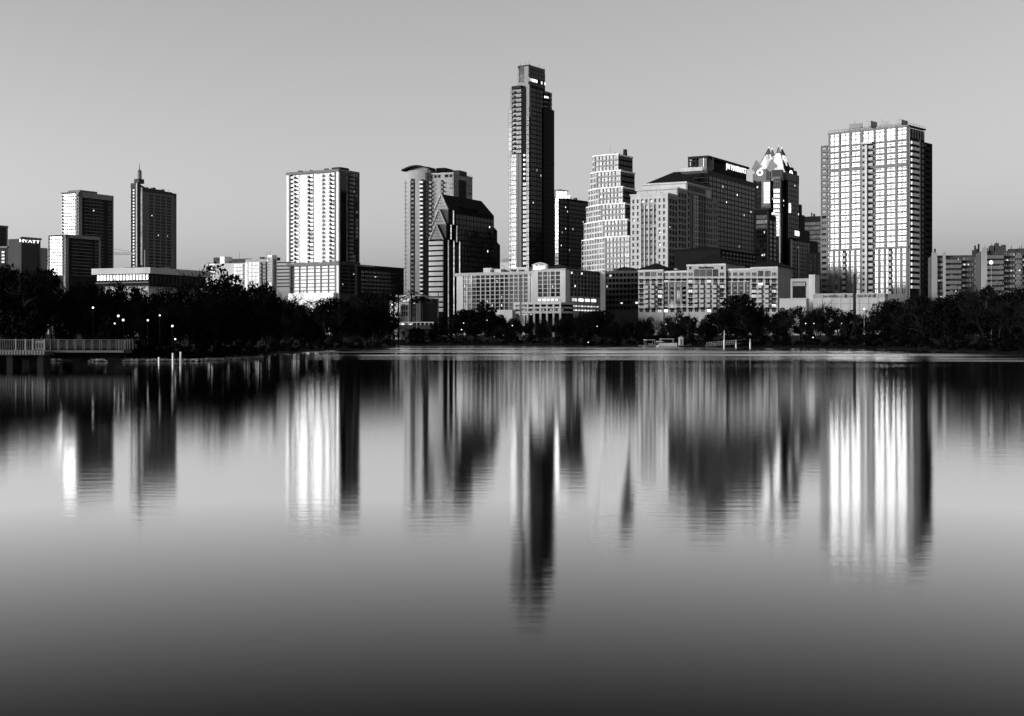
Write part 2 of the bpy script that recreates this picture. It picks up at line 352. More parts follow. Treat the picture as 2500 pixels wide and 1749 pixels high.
# C  small pale block behind it
b = Bld('apartment_block', 'small pale block peeping between the roof sign hotel and the striped twin tower', 'apartment block', 119, 1200, 28)
zt = b.F.z(119, 614); b.vol('wall', 'pale_stone', b.F.s(106), 0, 0, 3, BASE, zt)
b.vol('roof', 'dark_metal', b.F.s(106)-.6, .6, -.6, 3.4, zt, zt+.6); b.F.wins(b.F.even(107, 118, 2, .6), b.F.rows(112, 618, 8, 4, 5), 'clear_glass')

# D  stepped pair: striped glass ends in a grey frame
b = Bld('apartment_tower', 'two-step apartment tower with bright striped glass ends, at far left', 'tower', 192, 960, 29, G_TOWER)
f, r = b.F, b.R; zt = f.z(192, 470); W = f.s(151); L = r.s(275)
b.vol('core', 'dark_metal', W, 0, 0, L, BASE, zt)
m = MB(); f.box(m, f.s(188.5), 0, BASE, zt+.3, 0, .9); r.box(m, -.9, L, zt-3.2, zt+.3, 0, .9); r.box(m, L-1, L, BASE, zt, 0, .9)
r.box(m, -.9, r.s(198), BASE, zt, 0, .9); b.part('frame', m, 'concrete')
m = MB(); f.box(m, W-.3, f.s(188), zt, zt+.5, -.5, .7); m.T = None; m.box(-14, -3, 4, 20, zt, zt+2.2); b.part('roof', m, 'grey_metal')
rw = f.rows(171, 473.5, 8.05, 13, 6.9); f.wins(f.cols((156.5,186)), rw, 'coated_glass', 'dark_metal', nx=6, nz=1, o=.7, fw=.25)
for z0, z1 in rw: f.win(f.s(151), f.s(156), z0, z1, 'dark_glass', 'pale_stone', o=.1, style='balcony', name='balcony')
m = MB()
for z0, z1 in rw:
    f.box(m, f.s(186.6), f.s(191), z0-.35, z0, 0, 1.6); f.box(m, f.s(189), f.s(191), z0, z0+1.1, .5, 1.6)
b.part('balcony_slabs', m, 'pale_stone')
rr = r.rows(230, 487, 8.05, 22, 6.0); r.wins(r.even(206, 250, 5, .85), rr, 'dark_glass', 'dark_metal', o=.1, lit=.02)
r.wins(r.cols((262,273.5)), rr, 'dark_glass', 'dark_metal', nx=2, o=.1)
m = MB()
for z0, z1 in rr: r.box(m, r.s(204), r.s(250.5), z0-.5, z0-.05, 0, 1.1); r.box(m, r.s(262), r.s(274), z0-.5, z0-.05, 0, .8)
b.part('floor_slabs', m, 'grey_metal')
b.clutter(W+2, -2, 4, L-3, zt, 5, 2, h=1.8)
# low step, in front
f2 = b.face(0, 0, 0); fl = Face(b, 0, -14, 0); x2 = fl.s(160); rl = Face(b, x2, -14, pi/2); zl = fl.z(160, 573.5); Wl = fl.s(118.5); Ll = rl.s(243.5)
b.vol('low_core', 'dark_metal', Wl, x2, -14, -14+Ll, BASE, zl)
m = MB(); fl.box(m, fl.s(158), x2, BASE, zl+.3, 0, .9); rl.box(m, -.9, Ll, zl-2.0, zl+.3, 0, .9); rl.box(m, rl.s(239.5), Ll, BASE, zl, 0, .9); rl.box(m, -.9, rl.s(165), BASE, zl, 0, .9)
b.part('frame', m, 'concrete')
rw = fl.rows(138, 577.5, 8.05, 12, 6.9); fl.wins(fl.cols((123.5,153.5)), rw, 'coated_glass', 'dark_metal', nx=6, o=.7, fw=.25)
m = MB(); fl.box(m, Wl-.3, fl.s(154), zl, zl+.5, -.5, .7)
for z0, z1 in rw:
    fl.box(m, fl.s(154.5), fl.s(158), z0-.35, z0, 0, 1.6); fl.box(m, fl.s(156), fl.s(158), z0, z0+1.1, .5, 1.6); fl.box(m, Wl-.5, fl.s(122), z0-.3, z0+.7, .3, 1.5)
b.part('balcony_slabs', m, 'pale_stone')
rr = rl.rows(200, 586, 8.05, 11, 6.0); rl.wins(rl.even(175, 221, 5, .85), rr, 'dark_glass', 'dark_metal', o=.1, lit=.03); rl.wins(rl.cols((230,239)), rr, 'dark_glass', o=.1)
m = MB()
for z0, z1 in rr: rl.box(m, rl.s(174), rl.s(222), z0-.5, z0-.05, 0, 1.1); rl.box(m, rl.s(229), rl.s(239.3), z0-.5, z0-.05, 0, .8)
b.part('floor_slabs', m, 'grey_metal')

# E  tower with the needle spire
b = Bld('apartment_tower', 'dark apartment tower topped by a thin needle spire', 'tower', 335.5, 1250, 27, G_TOWER)
f, r = b.F, b.R; W = f.s(319); L = r.s(431); za = f.z(327, 447.5); zb = r.z(378, 462); zc = r.z(408, 468.5); zd = r.z(428, 473)
r1, r2, r3 = r.s(360), r.s(395.5), r.s(420.5)
b.vol('wall', 'dark_concrete', W, 0, 0, r.s(343), BASE, za)
m = MB(); m.box(W, 0, r.s(343), r1, BASE, r.z(358, 462)); m.box(W, 0, r1, r2, BASE, zb); m.box(W, 0, r2, r3, BASE, zc); m.box(W, 0, r3, L, BASE, zd); b.part('wall', m, 'dark_concrete')
m = MB(); N = 8                                    # swept parapet
pz = [(r.s(336+24*i/N), r.z(348, 447.5+11.5*(i/N)**.75)) for i in range(N+1)]
pts = [(0.3, y, z) for y, z in pz]+[(-3, y, z) for y, z in pz]; lo = [(0.3, y, pz[-1][1]-4) for y, z in pz]
m.add(pts+lo, [(i, i+1, N+2+i, N+1+i) for i in range(N)]+[(2*N+2+i, 2*N+3+i, i+1, i) for i in range(N)]); b.part('parapet', m, 'dark_concrete')
dots = f.rows(326, 463, 7.75, 25, 3.6); f.wins(f.cols((324.6,327.9)), dots, 'lit_room', 'grey_metal', o=.1)
m = MB(); f.box(m, W, f.s(321), f.z(320, 655), f.z(320, 462), 0, .8); f.box(m, f.s(333), 0, BASE, za, 0, .5); b.part('corner_fin', m, 'pale_stone')  # left fin's pale tone stands in for a bright edge reflection
m = MB(); r.box(m, r.s(336.5), r.s(342.5), BASE, r.z(340, 452), 0, .25); b.part('glazed_slot', m, 'black_glass')
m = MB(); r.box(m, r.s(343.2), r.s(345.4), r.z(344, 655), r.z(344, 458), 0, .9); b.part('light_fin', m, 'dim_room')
rr = r.rows(390, 479, 7.75, 23, 5.0); cc = r.cols((363,373),(378,389),(392,402.5),(406,416.5)); m = MB()
r.grid(m, r.s(347), r.s(424), BASE, zc-3, cc, rr, .5); r.box(m, r.s(424.5), r.s(427.5), BASE, zd-4, 0, .7); b.part('balcony_grid', m, 'grey_metal')
r.wins(cc, rr, 'dark_glass', 'dark_metal', nx=2, o=.05, lit=.03)
b.clutter(W+1, -1, r1+1, r2-1, zb, 4, 3, h=1.6); b.clutter(W+1, -1, r2+1, r3-1, zc, 3, 4, h=2)
cx, cy = f.s(329), 6.0; fz = lambda y: f.z(329, y)
m = MB().box(f.s(323.5), f.s(335), 2, 9, za, fz(436.5)); b.part('spire_base', m, 'dark_concrete')
m = MB().cyl(cx, cy, fz(436.5), fz(417), 2.0, 1.9, 10); b.part('spire_drum', m, 'concrete')
m = MB().cyl(cx, cy, fz(417), fz(412.5), 2.1, .5, 10); m.cyl(cx, cy, fz(412.5), fz(397), .45, .12, 6); b.part('spire', m, 'grey_metal')

# F  flat-roofed hall
b = Bld('concert_hall', 'wide flat-roofed hall with deep pale fascia and dark glass band', 'hall', 365, 430, 24)
f, r = b.F, b.R; W = f.s(236); L = r.s(502); z0, z1, z2, z3 = [f.z(365, y) for y in (653.5, 668.5, 684, 697)]
m = MB().box(W-1, 1.2, -1.2, L+1, z1, z0); b.part('roof', m, 'pale_stone')
b.vol('dark_band', 'black_metal', W, 0, 0, L, z3, z1); b.vol('base_wall', 'pale_stone', W+2, -1.5, 1.5, L-1, BASE, z3)
f.wins(f.even(237, 364, 16, .94), [(z2, z1-.1)], 'coated_glass', 'dark_metal', o=.12)
r.wins(r.even(366, 501, 14, .96), [(z3+.2, z1-.1)], 'black_glass', 'black_metal', o=.1)
m = MB(); f.box(m, W, 0, z3+.8, z3+1.1, .1, .5); b.part('rail', m, 'grey_metal'); [MB().box(x, x+.12, -1.56, -1.48, BASE, z3).build('wall_joint', 'grey_metal', b.root) for x in np.arange(W+4, 1, 2.4)]; b.clutter(W+3, -3, 4, L-4, z0, 4, 16, h=.8)
m = MB().box(f.s(307.5), f.s(310.5), 5, 7, z0, f.z(309, 645)); b.part('chimney', m, 'dark_concrete')

# crane jib between the towers
t = thing('tower_crane', 'pale lattice crane jib showing between the two far left towers', 'crane', (X(296, 1150), 1150, 0))
zj = Z(622, 1150); m = MB(); xa, xb = X(268, 1150)-X(296, 1150), X(330, 1150)-X(296, 1150); nn = 16
for k in range(nn):
    x0, x1 = xa+(xb-xa)*k/nn, xa+(xb-xa)*(k+1)/nn
    m.tube((x0,0,zj), (x1,0,zj), .22, .22); m.tube((x0,1.2,zj+1.6), (x1,1.2,zj+1.6), .2, .2); m.tube((x0,0,zj), ((x0+x1)/2,1.2,zj+1.6), .13, .13); m.tube(((x0+x1)/2,1.2,zj+1.6), (x1,0,zj), .13, .13)
m.build('jib', 'pale_stone', t)
m = MB().tube((xa,.6,zj+5), (xb,.6,zj+2), .12, .12).tube((xb+8,.6,BASE), (xb+8,.6,zj+4), .8, .8); m.build('mast', 'grey_metal', t)

# G  mid-rise apartments
b = Bld('apartment_block', 'long mid-rise apartment block with a white stair shaft, left of the bright white tower', 'apartment block', 667, 620, 24)
f, r = b.F, b.R; zl = f.z(598, 642); zh = f.z(660, 632); W = f.s(500); xm = f.s(599)
b.vol('wall', 'white_panel', W, xm, 1.5, 16, BASE, zl); b.vol('wall', 'stone', xm, 0, 0, r.s(674), BASE, zh)
b.vol('rear_wing', 'dark_concrete', xm, -2, r.s(674), r.s(685), BASE, r.z(676, 638))
m = MB().box(f.s(508), f.s(523), 4, 12, zl, f.z(515, 628)).box(f.s(552), f.s(590), 4, 12, zl, f.z(570, 631)); b.part('penthouse', m, 'dark_concrete')
b.vol('roof_tank', 'white_panel', f.s(524), f.s(535), 4, 10, zl, f.z(530, 625.5))
b.clutter(W+3, xm-2, 3, 13, zl, 6, 14, h=1.5, masts=3); b.clutter(xm+2, -3, 3, 12, zh, 3, 15, h=1.2)
fl = Face(b, 0, 1.5, 0); rw = fl.rows(560, 647, 9, 8, 5.5)
c1 = fl.cols((511,519),(523,531),(535,543),(562,566)); fl.wins(c1, rw, 'clear_glass', 'grey_metal', nx=2, o=.02)
c2 = fl.cols((576,583),(584.5,590),(591.5,597)); m = MB(); fl.grid(m, xm-17, xm, BASE, zl, c2, rw, .5); b.part('balcony_frame', m, 'pale_stone'); fl.wins(c2, rw, 'black_glass', 'white_panel', style='balcony', name='balcony')
rw = f.rows(630, 641, 9, 8, 6); c3 = f.cols((604,609),(612,619),(621,629),(630,638)); m = MB(); f.grid(m, xm, f.s(639), BASE, zh-2, c3, rw, .4); b.part('window_frame', m, 'white_panel'); f.wins(c3, rw, 'black_glass', 'white_panel', style='balcony', name='balcony')
m = MB(); f.box(m, f.s(639.5), f.s(651), BASE, zh-2.4, 0, .15); b.part('dark_bay', m, 'black_metal')
m = MB(); [f.box(m, f.s(646), f.s(653), z0, z0+1.3, .15, 1.5) for z0, z1 in rw]; b.part('balcony_slabs', m, 'concrete')
m = MB(); f.box(m, f.s(656), f.s(667), BASE, f.z(661, 623), -3, .9); b.part('stair_shaft', m, 'white_panel')
m = MB(); [f.box(m, f.s(657.5+3.2*i), f.s(659.3+3.2*i), z, z+.5, .9, .98) for i in range(3) for z in np.linspace(f.z(661, 690), f.z(661, 632), 16)]; b.part('stair_windows', m, 'black_metal')['kind'] = 'stuff'
m = MB()
for k in range(8): z = r.z(680, 642+8.4*k); m.box(-4, 5.5, r.s(685), r.s(685)+2, z, z+.45); f.box(m, W-2.2, f.s(508), z-1, z-.6, -4, .2)
b.part('balcony_slabs', m, 'pale_stone')
m = MB().tube((f.s(566), 6, zl), (f.s(566), 6, f.z(566, 612)), .1, .06); b.part('mast', m, 'dark_metal')

# H  bright white apartment tower on a striped parking podium
b = Bld('apartment_tower', 'broad white apartment tower with dark balcony columns over a striped garage', 'tower', 828.5, 850, 30, G_TOWER)
f, r = b.F, b.R; zt = f.z(828, 413); W = f.s(702); L = r.s(876); zp = f.z(828, 637.5)
b.vol('core', 'white_panel', W, 0, .5, L-.5, zp, zt-.5); b.vol('podium', 'dark_concrete', W+.3, -.3, .8, L+2, BASE, zp)
m = MB(); f.box(m, W-.4, .4, zt-1.6, zt, -1, 1.2); f.box(m, f.s(707.5), f.s(711.5), BASE, zt-1.6, -.5, 1.1); f.box(m, f.s(818.5), f.s(822.5), zp, zt-1.6, -.5, 1.1)
f.box(m, W, .3, zp-2.5, zp-.2, -.5, 1.0); b.part('frame', m, 'grey_metal')
m = MB(); f.box(m, W, f.s(707), zp, zt-1.7, -.5, .9); f.box(m, f.s(823), -.02, zp, zt-1.7, -.5, .9); b.part('corner_pier', m, 'white_panel')
rw = f.rows(765, 424, 9.92, 22, 9.0); hz = f.z(765, 424)-f.z(765, 433.92)
f.wins(f.cols((713,720),(747.5,753.5),(782.5,789),(800.5,806.5)), rw, 'black_glass', 'white_panel', o=-.35, style='balcony', name='balcony')
cc = f.cols((720.8,729),(754.5,763.5),(807.5,817.5)); gr = f.rows(765, 425.5, 9.92, 22, 6.6)
f.wins(cc, gr, 'coated_glass', 'grey_metal', nx=2, o=-.32, altp=.25, alt='clear_glass')
m = MB(); [f.box(m, f.s(p0), f.s(p1), z0-.75, z0, -.5, -.2) for z0, z1 in gr for p0, p1 in ((720.8,727),(754.5,764),(807.5,817.5))]; b.part('spandrel', m, 'dark_concrete')
f.wins(f.cols((765,778),(791,799),(732,745)), gr, 'blind_glass', 'white_panel', nx=3, o=-.42)
gw = [(f.z(775, 655+8.9*k), f.z(775, 648.5+8.9*k)) for k in range(8)]
fp = Face(b, 0, .8, 0); cc = fp.cols((718,731),(733,749),(750.5,768),(770,783),(785,801.5),(803,818)); m = MB(); fp.grid(m, f.s(712), f.s(822), BASE, zp-2.6, cc, gw, .6); b.part('garage_frame', m, 'grey_metal')
fp.wins(cc, gw, 'white_panel', 'white_panel', o=.08, name='garage_screen')
m = MB(); f.box(m, W+1, f.s(711), BASE, f.z(708, 651), -.6, .2); f.box(m, f.s(822.7), -.35, BASE, f.z(826, 645), -.6, .4); b.part('podium_pier', m, 'white_panel')
m = MB(); r.box(m, .6, r.s(846.5), zp, zt-1, -.5, .12); b.part('side_glazing', m, 'dark_glass')
m = MB(); r.box(m, r.s(847.5), L-.4, zp+.1, zt-1.2, -.4, .03); b.part('side_recess', m, 'dark_metal')
rr = r.rows(860, 424, 9.92, 22, 7.4); r.wins(r.cols((861.5,866.8),(868,873.6)), rr, 'dark_glass', 'grey_metal', o=.1, altp=.3, alt='blind_glass'); r.wins(r.cols((850,858)), rr, 'black_glass', 'grey_metal', o=.08, style='balcony', name='balcony')
m = MB(); r.box(m, 0, L, zt-1.2, zt, -.5, .5); r.box(m, L-.5, L, zp, zt, -1, .6); b.part('side_frame', m, 'grey_metal')
b.vol('penthouse', 'dark_metal', -8, -1.5, 3, L*.6, zt, zt+1.6)
b.clutter(W+3, -9, 3, L-3, zt, 5, 1, h=1.3, masts=3)
rr = r.rows(850, 648, 8.9, 8, 5); r.wins(r.even(832, 850, 2, .85), rr, 'dark_glass', nx=2, o=.6, lit=.08); r.wins(r.even(853, 876, 2, .85), rr, 'dark_glass', nx=2, o=.6, lit=.05)
f.box(mm := MB(), f.s(712), f.s(822), BASE, f.z(770, 716), .9, 3.2); b.part('entrance_canopy', mm, 'white_panel')

# I  black low-rise to its right
b = Bld('office_block', 'low black office block with a few lit windows, right of the white tower', 'office block', 872, 780, 28)
r = b.R; zt = r.z(985, 655); L = r.s(986); b.vol('wall', 'black_metal', -1.5, 0, 0, L, BASE, zt)
m = MB(); r.box(m, 0, L, zt-.9, zt, 0, .4); b.part('cornice', m, 'dark_metal')
for k, rw in enumerate(r.rows(930, 664, 9.5, 6, 6)): r.wins(r.even(880, 983, 11, .86), [rw], 'black_glass', 'black_metal', nx=2, o=.1, lit=.05)
m = MB().box(-1.4, -.4, 2, 8, zt, r.z(890, 651)).box(-1.5, .8, 1, 16, r.z(890, 651), r.z(890, 649.5)); b.part('roof_pavilion', m, 'pale_stone')

# J  tall apartment tower under an arched roof
b = Bld('apartment_tower', 'tall grey apartment tower with an arched roof at its left end', 'tower', 1107, 1010, 22, G_TOWER)
f, r = b.F, b.R; zt = f.z(1107, 424); W = f.s(993); L = r.s(1153.5); xa = f.s(1052); za = f.z(1020, 417)
b.vol('wall', 'stone', xa, 0, 0, L, BASE, zt)
N = 10; xw0, xw1 = f.s(993), f.s(1052); bow = [(xw0+(xw1-xw0)*i/N, -3.2*sin(pi*(.12+.88*i/N))**.8) for i in range(N+1)]
m = MB().prism(bow+[(xw1, 18), (xw0, 18)], BASE, za); b.part('bowed_wall', m, 'stone')
m = MB(); ar = [(f.s(987)+(f.s(1056)-f.s(987))*i/12, za+.4+(f.z(1020, 406.5)-za)*sin(pi*(i+.4)/12.8)) for i in range(13)]
m.add([(x, -5, z) for x, z in ar]+[(x, 20, z) for x, z in ar]+[(x, -5, z-1.0) for x, z in ar]+[(x, 20, z-1.0) for x, z in ar],
      [(i, i+1, 14+i, 13+i) for i in range(12)]+[(26+i, 27+i, i+1, i) for i in range(12)]+[(39+i, 40+i, 27+i, 26+i) for i in range(12)]); b.part('arched_roof', m, 'dark_metal')
m = MB().box(xw0+3, xw1-2, -1, 12, za, za+2.4); b.part('attic', m, 'concrete')
rw = f.rows(1020, 443, 10.4, 27, 4.2); dk = f.rows(1020, 437.5, 10.4, 27, 5.0)
fb = Face(b, 0, -3.35, 0)
m = MB(); fb.box(m, fb.s(1002), fb.s(1012), BASE, fb.z(1007, 441), -.6, .12); fb.box(m, fb.s(1025.5), fb.s(1035), BASE, fb.z(1030, 441), -1, .12); b.part('dark_slot', m, 'dark_metal')
fb.wins(fb.cols((1004,1010.5)), rw, 'blind_glass', 'grey_metal', o=.2); fb.wins(fb.cols((1004,1010.5)), dk, 'dark_glass', 'grey_metal', o=.2)
fb.wins(fb.cols((1027,1034)), fb.rows(1020, 439, 10.4, 27, 8.6), 'black_glass', 'white_panel', o=.1, style='balcony', name='balcony')
Wb = fb.s(985); fb.wins([(Wb, fb.s(993.5))], fb.rows(1020, 439, 10.4, 27, 8.6), 'dark_glass', 'concrete', o=-3.0, style='balcony', name='balcony')
m = MB(); fb.box(m, fb.s(1037), fb.s(1042), BASE, za-2, -2, -.9); fb.box(m, Wb+.3, fb.s(994), BASE, f.z(990, 440), -7, -3.2); b.part('recess', m, 'dark_concrete')
f.wins(f.cols((1059,1064)), [q for q in f.rows(1060, 440, 10.4, 27, 4.4)], 'blind_glass', 'grey_metal', o=.08, lit=.03)
f.wins(f.cols((1047.5,1055)), f.rows(1060, 439, 10.4, 27, 8.6), 'black_glass', 'pale_stone', o=.06, style='balcony', name='balcony')
f.wins(f.cols((1076.5,1083)), f.rows(1080, 440, 10.4, 12, 8.6), 'black_glass', 'concrete', o=.06, style='balcony', name='balcony')
f.wins(f.cols((1098,1104.5)), f.rows(1100, 437, 10.4, 12, 4.4), 'blind_glass', 'grey_metal', o=.08)
f.wins(f.cols((1048,1056),(1060,1066),(1069,1075),(1086,1094),(1097.5,1104)), [(f.z(1080, 434), f.z(1080, 427))], 'dark_glass', 'grey_metal', o=.08, lit=.1)
m = MB(); f.box(m, xa, .3, zt, zt+.8, -L, .5); b.part('cornice', m, 'pale_stone')
m = MB(); r.box(m, r.s(1119.5), r.s(1138), BASE, r.z(1128, 440), 0, .12); b.part('dark_bay', m, 'dark_metal')
b.vol('penthouse', 'dark_concrete', -12, .6, r.s(1120), r.s(1138), zt, f.z(1107, 412.5)); b.vol('lift_house', 'dark_metal', f.s(1056), f.s(1078), 6, 20, zt, f.z(1066, 408))
r.wins(r.cols((1111,1117),(1140,1150)), [(r.z(1130, 438), r.z(1130, 429))], 'black_glass', 'concrete', nx=2, o=.08)
r.wins(r.cols((1109,1117.5),(1140,1151)), r.rows(1130, 445, 10.4, 9, 6), 'dark_glass', 'grey_metal', nx=2, o=.05)
b.clutter(xa+4, -3, 3, L-3, zt+.5, 5, 5, h=2); b.rail([(xa,-.2),(-.2,-.2),(-.2,L)], zt+.8)
# K  dark glass office with three stepped gables
b = Bld('office_tower', 'dark glass office tower stepping up in three pointed gables, banded pale end', 'tower', 1081.5, 900, 28, G_TOWER)
f, r = b.F, b.R; x0 = f.s(1050); xm = x0/2
tiers = [(0.0, r.s(1221), f.z(1081, 584), f.z(1066, 548)), (r.s(1088.5), r.s(1214), 0, 0), (r.s(1093.5), r.s(1206), 0, 0)]
h1 = tiers[0][3]-tiers[0][2]
t2 = Face(b, 0, tiers[1][0]); t3 = Face(b, 0, tiers[2][0]); tiers[1] = tiers[1][:2]+(t2.z(1088, 548), t2.z(1075, 511)); tiers[2] = tiers[2][:2]+(t3.z(1092, 511), t3.z(1080, 474))
prev = BASE
for i, (ya, yb, ze, za) in enumerate(tiers):
    b.vol('core', 'black_metal', x0-(4 if i == 0 else 0), 0, ya+.4, yb, BASE, ze)
    m = MB(); m.add([(x0-.3,ya,ze),(.3,ya,ze),(xm,ya,za),(x0-.3,yb,ze),(.3,yb,ze),(xm,yb-9,za)], [(0,1,2),(1,4,5,2),(0,2,5,3),(3,5,4),(0,3,4,1)]); b.part('gable_roof', m, 'black_metal')
    m = MB(); m.add([(x0,ya-.35,ze),(0,ya-.35,ze),(xm,ya-.35,za-.6),(x0,ya-.02,ze),(0,ya-.02,ze),(xm,ya-.02,za-.6)], [(0,1,2),(0,3,4,1),(1,4,5,2),(0,2,5,3)]); b.part('gable_wall', m, 'pale_stone')
    m = MB(); m.tube((x0-.4,ya-.6,ze-.4), (xm,ya-.6,za+.1), .5, .5); m.tube((.4,ya-.6,ze-.4), (xm,ya-.6,za+.1), .5, .5)
    b.part('gable_edge', m, 'white_panel')
    m = MB(); [m.box(x0*(1-.5*q)+.2-.0, x0*.5*q-.2, ya-.45, ya-.3, ze+(za-ze)*q-.12, ze+(za-ze)*q+.12) for q in (.2,.4,.6,.75)]; b.part('gable_joints', m, 'dark_concrete')
    if i: 
        m = MB(); m.box(x0, 0, ya-.2, ya+.4, tiers[i-1][2]+1, ze-.3); b.part('end_wall', m, 'pale_stone')
tf = Face(b, 0, 0); ch = Face(b, x0-4.6*cos(radians(38)), 4.6*sin(radians(38)), radians(-38))
rw = tf.rows(1066, 601, 12.55, 13, 3.6); pr = tf.rows(1066, 589.5, 12.55, 14, 8.6)
m = MB()
for z0, z1 in pr: m.prism([(x0,-.5),(.05,-.5),(.05,.4),(x0-3.9,3.2),(x0-3.9,2.5)], z0, z1)
b.part('parapet_bands', m, 'white_panel')
tf.wins([(x0+.05, -.05)], rw, 'dark_glass', 'dark_metal', nx=4, o=.1)
ch.wins([(.1, 4.6)], rw, 'dark_glass', 'dark_metal', nx=2, o=-.2)
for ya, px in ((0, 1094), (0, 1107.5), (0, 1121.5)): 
    m = MB(); r.box(m, r.s(px)-.35, r.s(px)+.35, BASE, tiers[0][2]-.3, 0, .35); b.part('glowing_strip', m, 'strip_glow')  # thin vertical strips that glow by their own emission
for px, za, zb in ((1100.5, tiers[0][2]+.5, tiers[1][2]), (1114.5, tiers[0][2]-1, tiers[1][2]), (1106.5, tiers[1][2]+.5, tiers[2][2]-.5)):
    m = MB(); r.box(m, r.s(px)-.35, r.s(px)+.35, za, zb, 0, .35); b.part('glowing_strip', m, 'strip_glow')
zr = [Z(y, 933) for y in np.arange(603, 755, 12.55)]
cc = r.even(1126, 1220, 13, .9); r.wins(cc, [(z-3.0, z) for z in zr], 'black_glass', 'black_metal', nx=2, o=.12, lit=.05)
r.wins(r.even(1097, 1105, 1, .95)+r.even(1110, 1119, 1, .95), [(z-3.0, z) for z in zr], 'black_glass', 'black_metal', nx=3, o=.12)
zr2 = [Z(y, 933) for y in (566, 578.5, 590.5)]; r.wins(r.even(1118, 1213, 12, .9), [(z-3.0, z) for z in zr2], 'black_glass', 'black_metal', nx=2, o=.12, lit=.04)
zr3 = [Z(y, 933) for y in (529, 541.5, 553.5)]; r.wins(r.even(1112, 1205, 11, .9), [(z-3.0, z) for z in zr3], 'black_glass', 'black_metal', nx=2, o=.12, lit=.05)
m = MB(); r.box(m, r.s(1126), r.s(1168), Z(514, 933), Z(509, 933), -3, .5); b.part('roof_slot', m, 'black_metal')

# L  the tallest tower
b = Bld('skyscraper', 'tallest dark glass skyscraper with a notched rounded crown', 'skyscraper', 1292, 1000, 33, G_TOWER)
f, r = b.F, b.R; W = f.s(1246); L = r.s(1355); zs = f.z(1292, 212); z2 = f.z(1292, 265); z3 = f.z(1292, 372); zt = f.z(1288, 157)
def rounded(x0, x1, y0, y1, rad, n=5):
    return [(x0,y0),(x1,y0)]+[(x1-rad+rad*cos(a), y1-rad+rad*sin(a)) for a in [pi/2*i/n for i in range(n+1)]]+[(x0,y1)]
b.part('core', MB().prism(rounded(W+1, 0, 0, L, 7), BASE, zs), 'black_metal')
b.part('rear_shoulder', MB().prism(rounded(W+4, 1.2, r.s(1325), r.s(1357.5), 6), BASE, r.z(1356, 272)), 'dark_metal')
b.part('left_shoulder', MB().prism([(f.s(1241),3),(W+2,1.0),(W+2,14),(f.s(1241),14)], BASE, f.z(1243, 265)), 'concrete')
xc0 = f.s(1260.5); yc1 = r.s(1341)
b.part('crown', MB().prism(rounded(xc0, -.8, 2.0, yc1, 6), zs, zt-3.0), 'dark_metal')
m = MB()                                           # slanted top of the crown
rp = rounded(xc0, -.8, 2.0, yc1, 6); n_ = len(rp); top = [zt-(3.6*max(0, y-2)/(yc1-2)) - (1.5 if y > yc1-2 else 0) for x, y in rp]
m.add([(x,y,zt-3.0) for x,y in rp]+[(x,y,t) for (x,y), t in zip(rp, top)], [tuple(range(n_, 2*n_))]+[(i,(i+1)%n_,n_+(i+1)%n_,n_+i) for i in range(n_)]); b.part('crown_cap', m, 'dark_metal')
fc_ = Face(b, 0, 2.0); m = MB(); fc_.box(m, fc_.s(1280.5), -.8, zs, zt-1, 0, .4); fc_.box(m, xc0, fc_.s(1268), zs, zt-2, 0, .4); fc_.box(m, fc_.s(1268), fc_.s(1280.5), zs+1, zs+4, 0, .5); b.part('crown_pier', m, 'concrete')
fc_.wins(fc_.cols((1269,1280)), fc_.rows(1275, 163, 9.5, 5, 8.6), 'clear_glass', 'grey_metal', nx=6, nz=3, o=.1)
rc_ = Face(b, -.8, 2.0, pi/2); rc_.wins(rc_.even(1293, 1312, 4, .8)+rc_.cols((1321,1323.5),(1329,1331.5)), [(rc_.z(1310, 203), rc_.z(1310, 195.5))], 'lit_room', 'dark_metal', o=.1, name='crown_light')
rc_.wins(rc_.even(1290, 1330, 5, .96), rc_.rows(1310, 164, 10, 3, 9.4)+[(rc_.z(1310, 212), rc_.z(1310, 205))], 'black_glass', 'black_metal', nx=2, o=.08)
# balcony bay
bw_ = f.rows(1265, 218.5, 11.35, 14, 8.0)
m = MB(); f.box(m, f.s(1250.5), f.s(1273.5), zs-.6, zs+1.5, -1, .9)
for z0, z1 in bw_: f.box(m, f.s(1251), f.s(1273.5), z0-.95, z0, 0, .8)
b.part('floor_slabs', m, 'dark_metal')
f.wins(f.cols((1258.5,1273)), bw_, 'clear_glass', 'grey_metal', nx=4, o=.2); f.wins(f.cols((1252,1258)), bw_, 'black_glass', 'grey_metal', o=.1, style='balcony', name='balcony')
m = MB(); f.box(m, f.s(1274), f.s(1286), BASE, zs-2, -.5, .15); b.part('dark_recess', m, 'black_metal')
m = MB(); f.box(m, f.s(1286), f.s(1293), z2-6, zs+.8, -1, .5); f.box(m, W, f.s(1251), z2, zs+.2, -1, .4); b.part('pier', m, 'concrete')
lw = f.rows(1290, 262, 11.35, 36, 10.4); f.wins(f.cols((1286,1292.4)), lw, 'clear_glass', 'grey_metal', nx=2, nz=1, o=.55)
f.wins(f.cols((1241.5,1250.5)), f.rows(1246, 267, 11.35, 9, 10.4), 'clear_glass', 'grey_metal', nx=1, nz=1, o=.35)
gw = f.rows(1256, 374, 11.35, 26, 10.4)
f.wins(f.cols((1249.5,1262)), gw, 'blind_glass', 'grey_metal', nx=4, o=.7); f.wins(f.cols((1243,1248.5)), f.rows(1256, 377, 11.35, 26, 5.5), 'clear_glass', 'dark_metal', o=.4)
m = MB(); f.box(m, f.s(1262.3), f.s(1267), BASE, z3, 0, .75); f.box(m, f.s(1267), f.s(1274), BASE, z3, 0, .6); b.part('metal_fin', m, 'grey_metal')
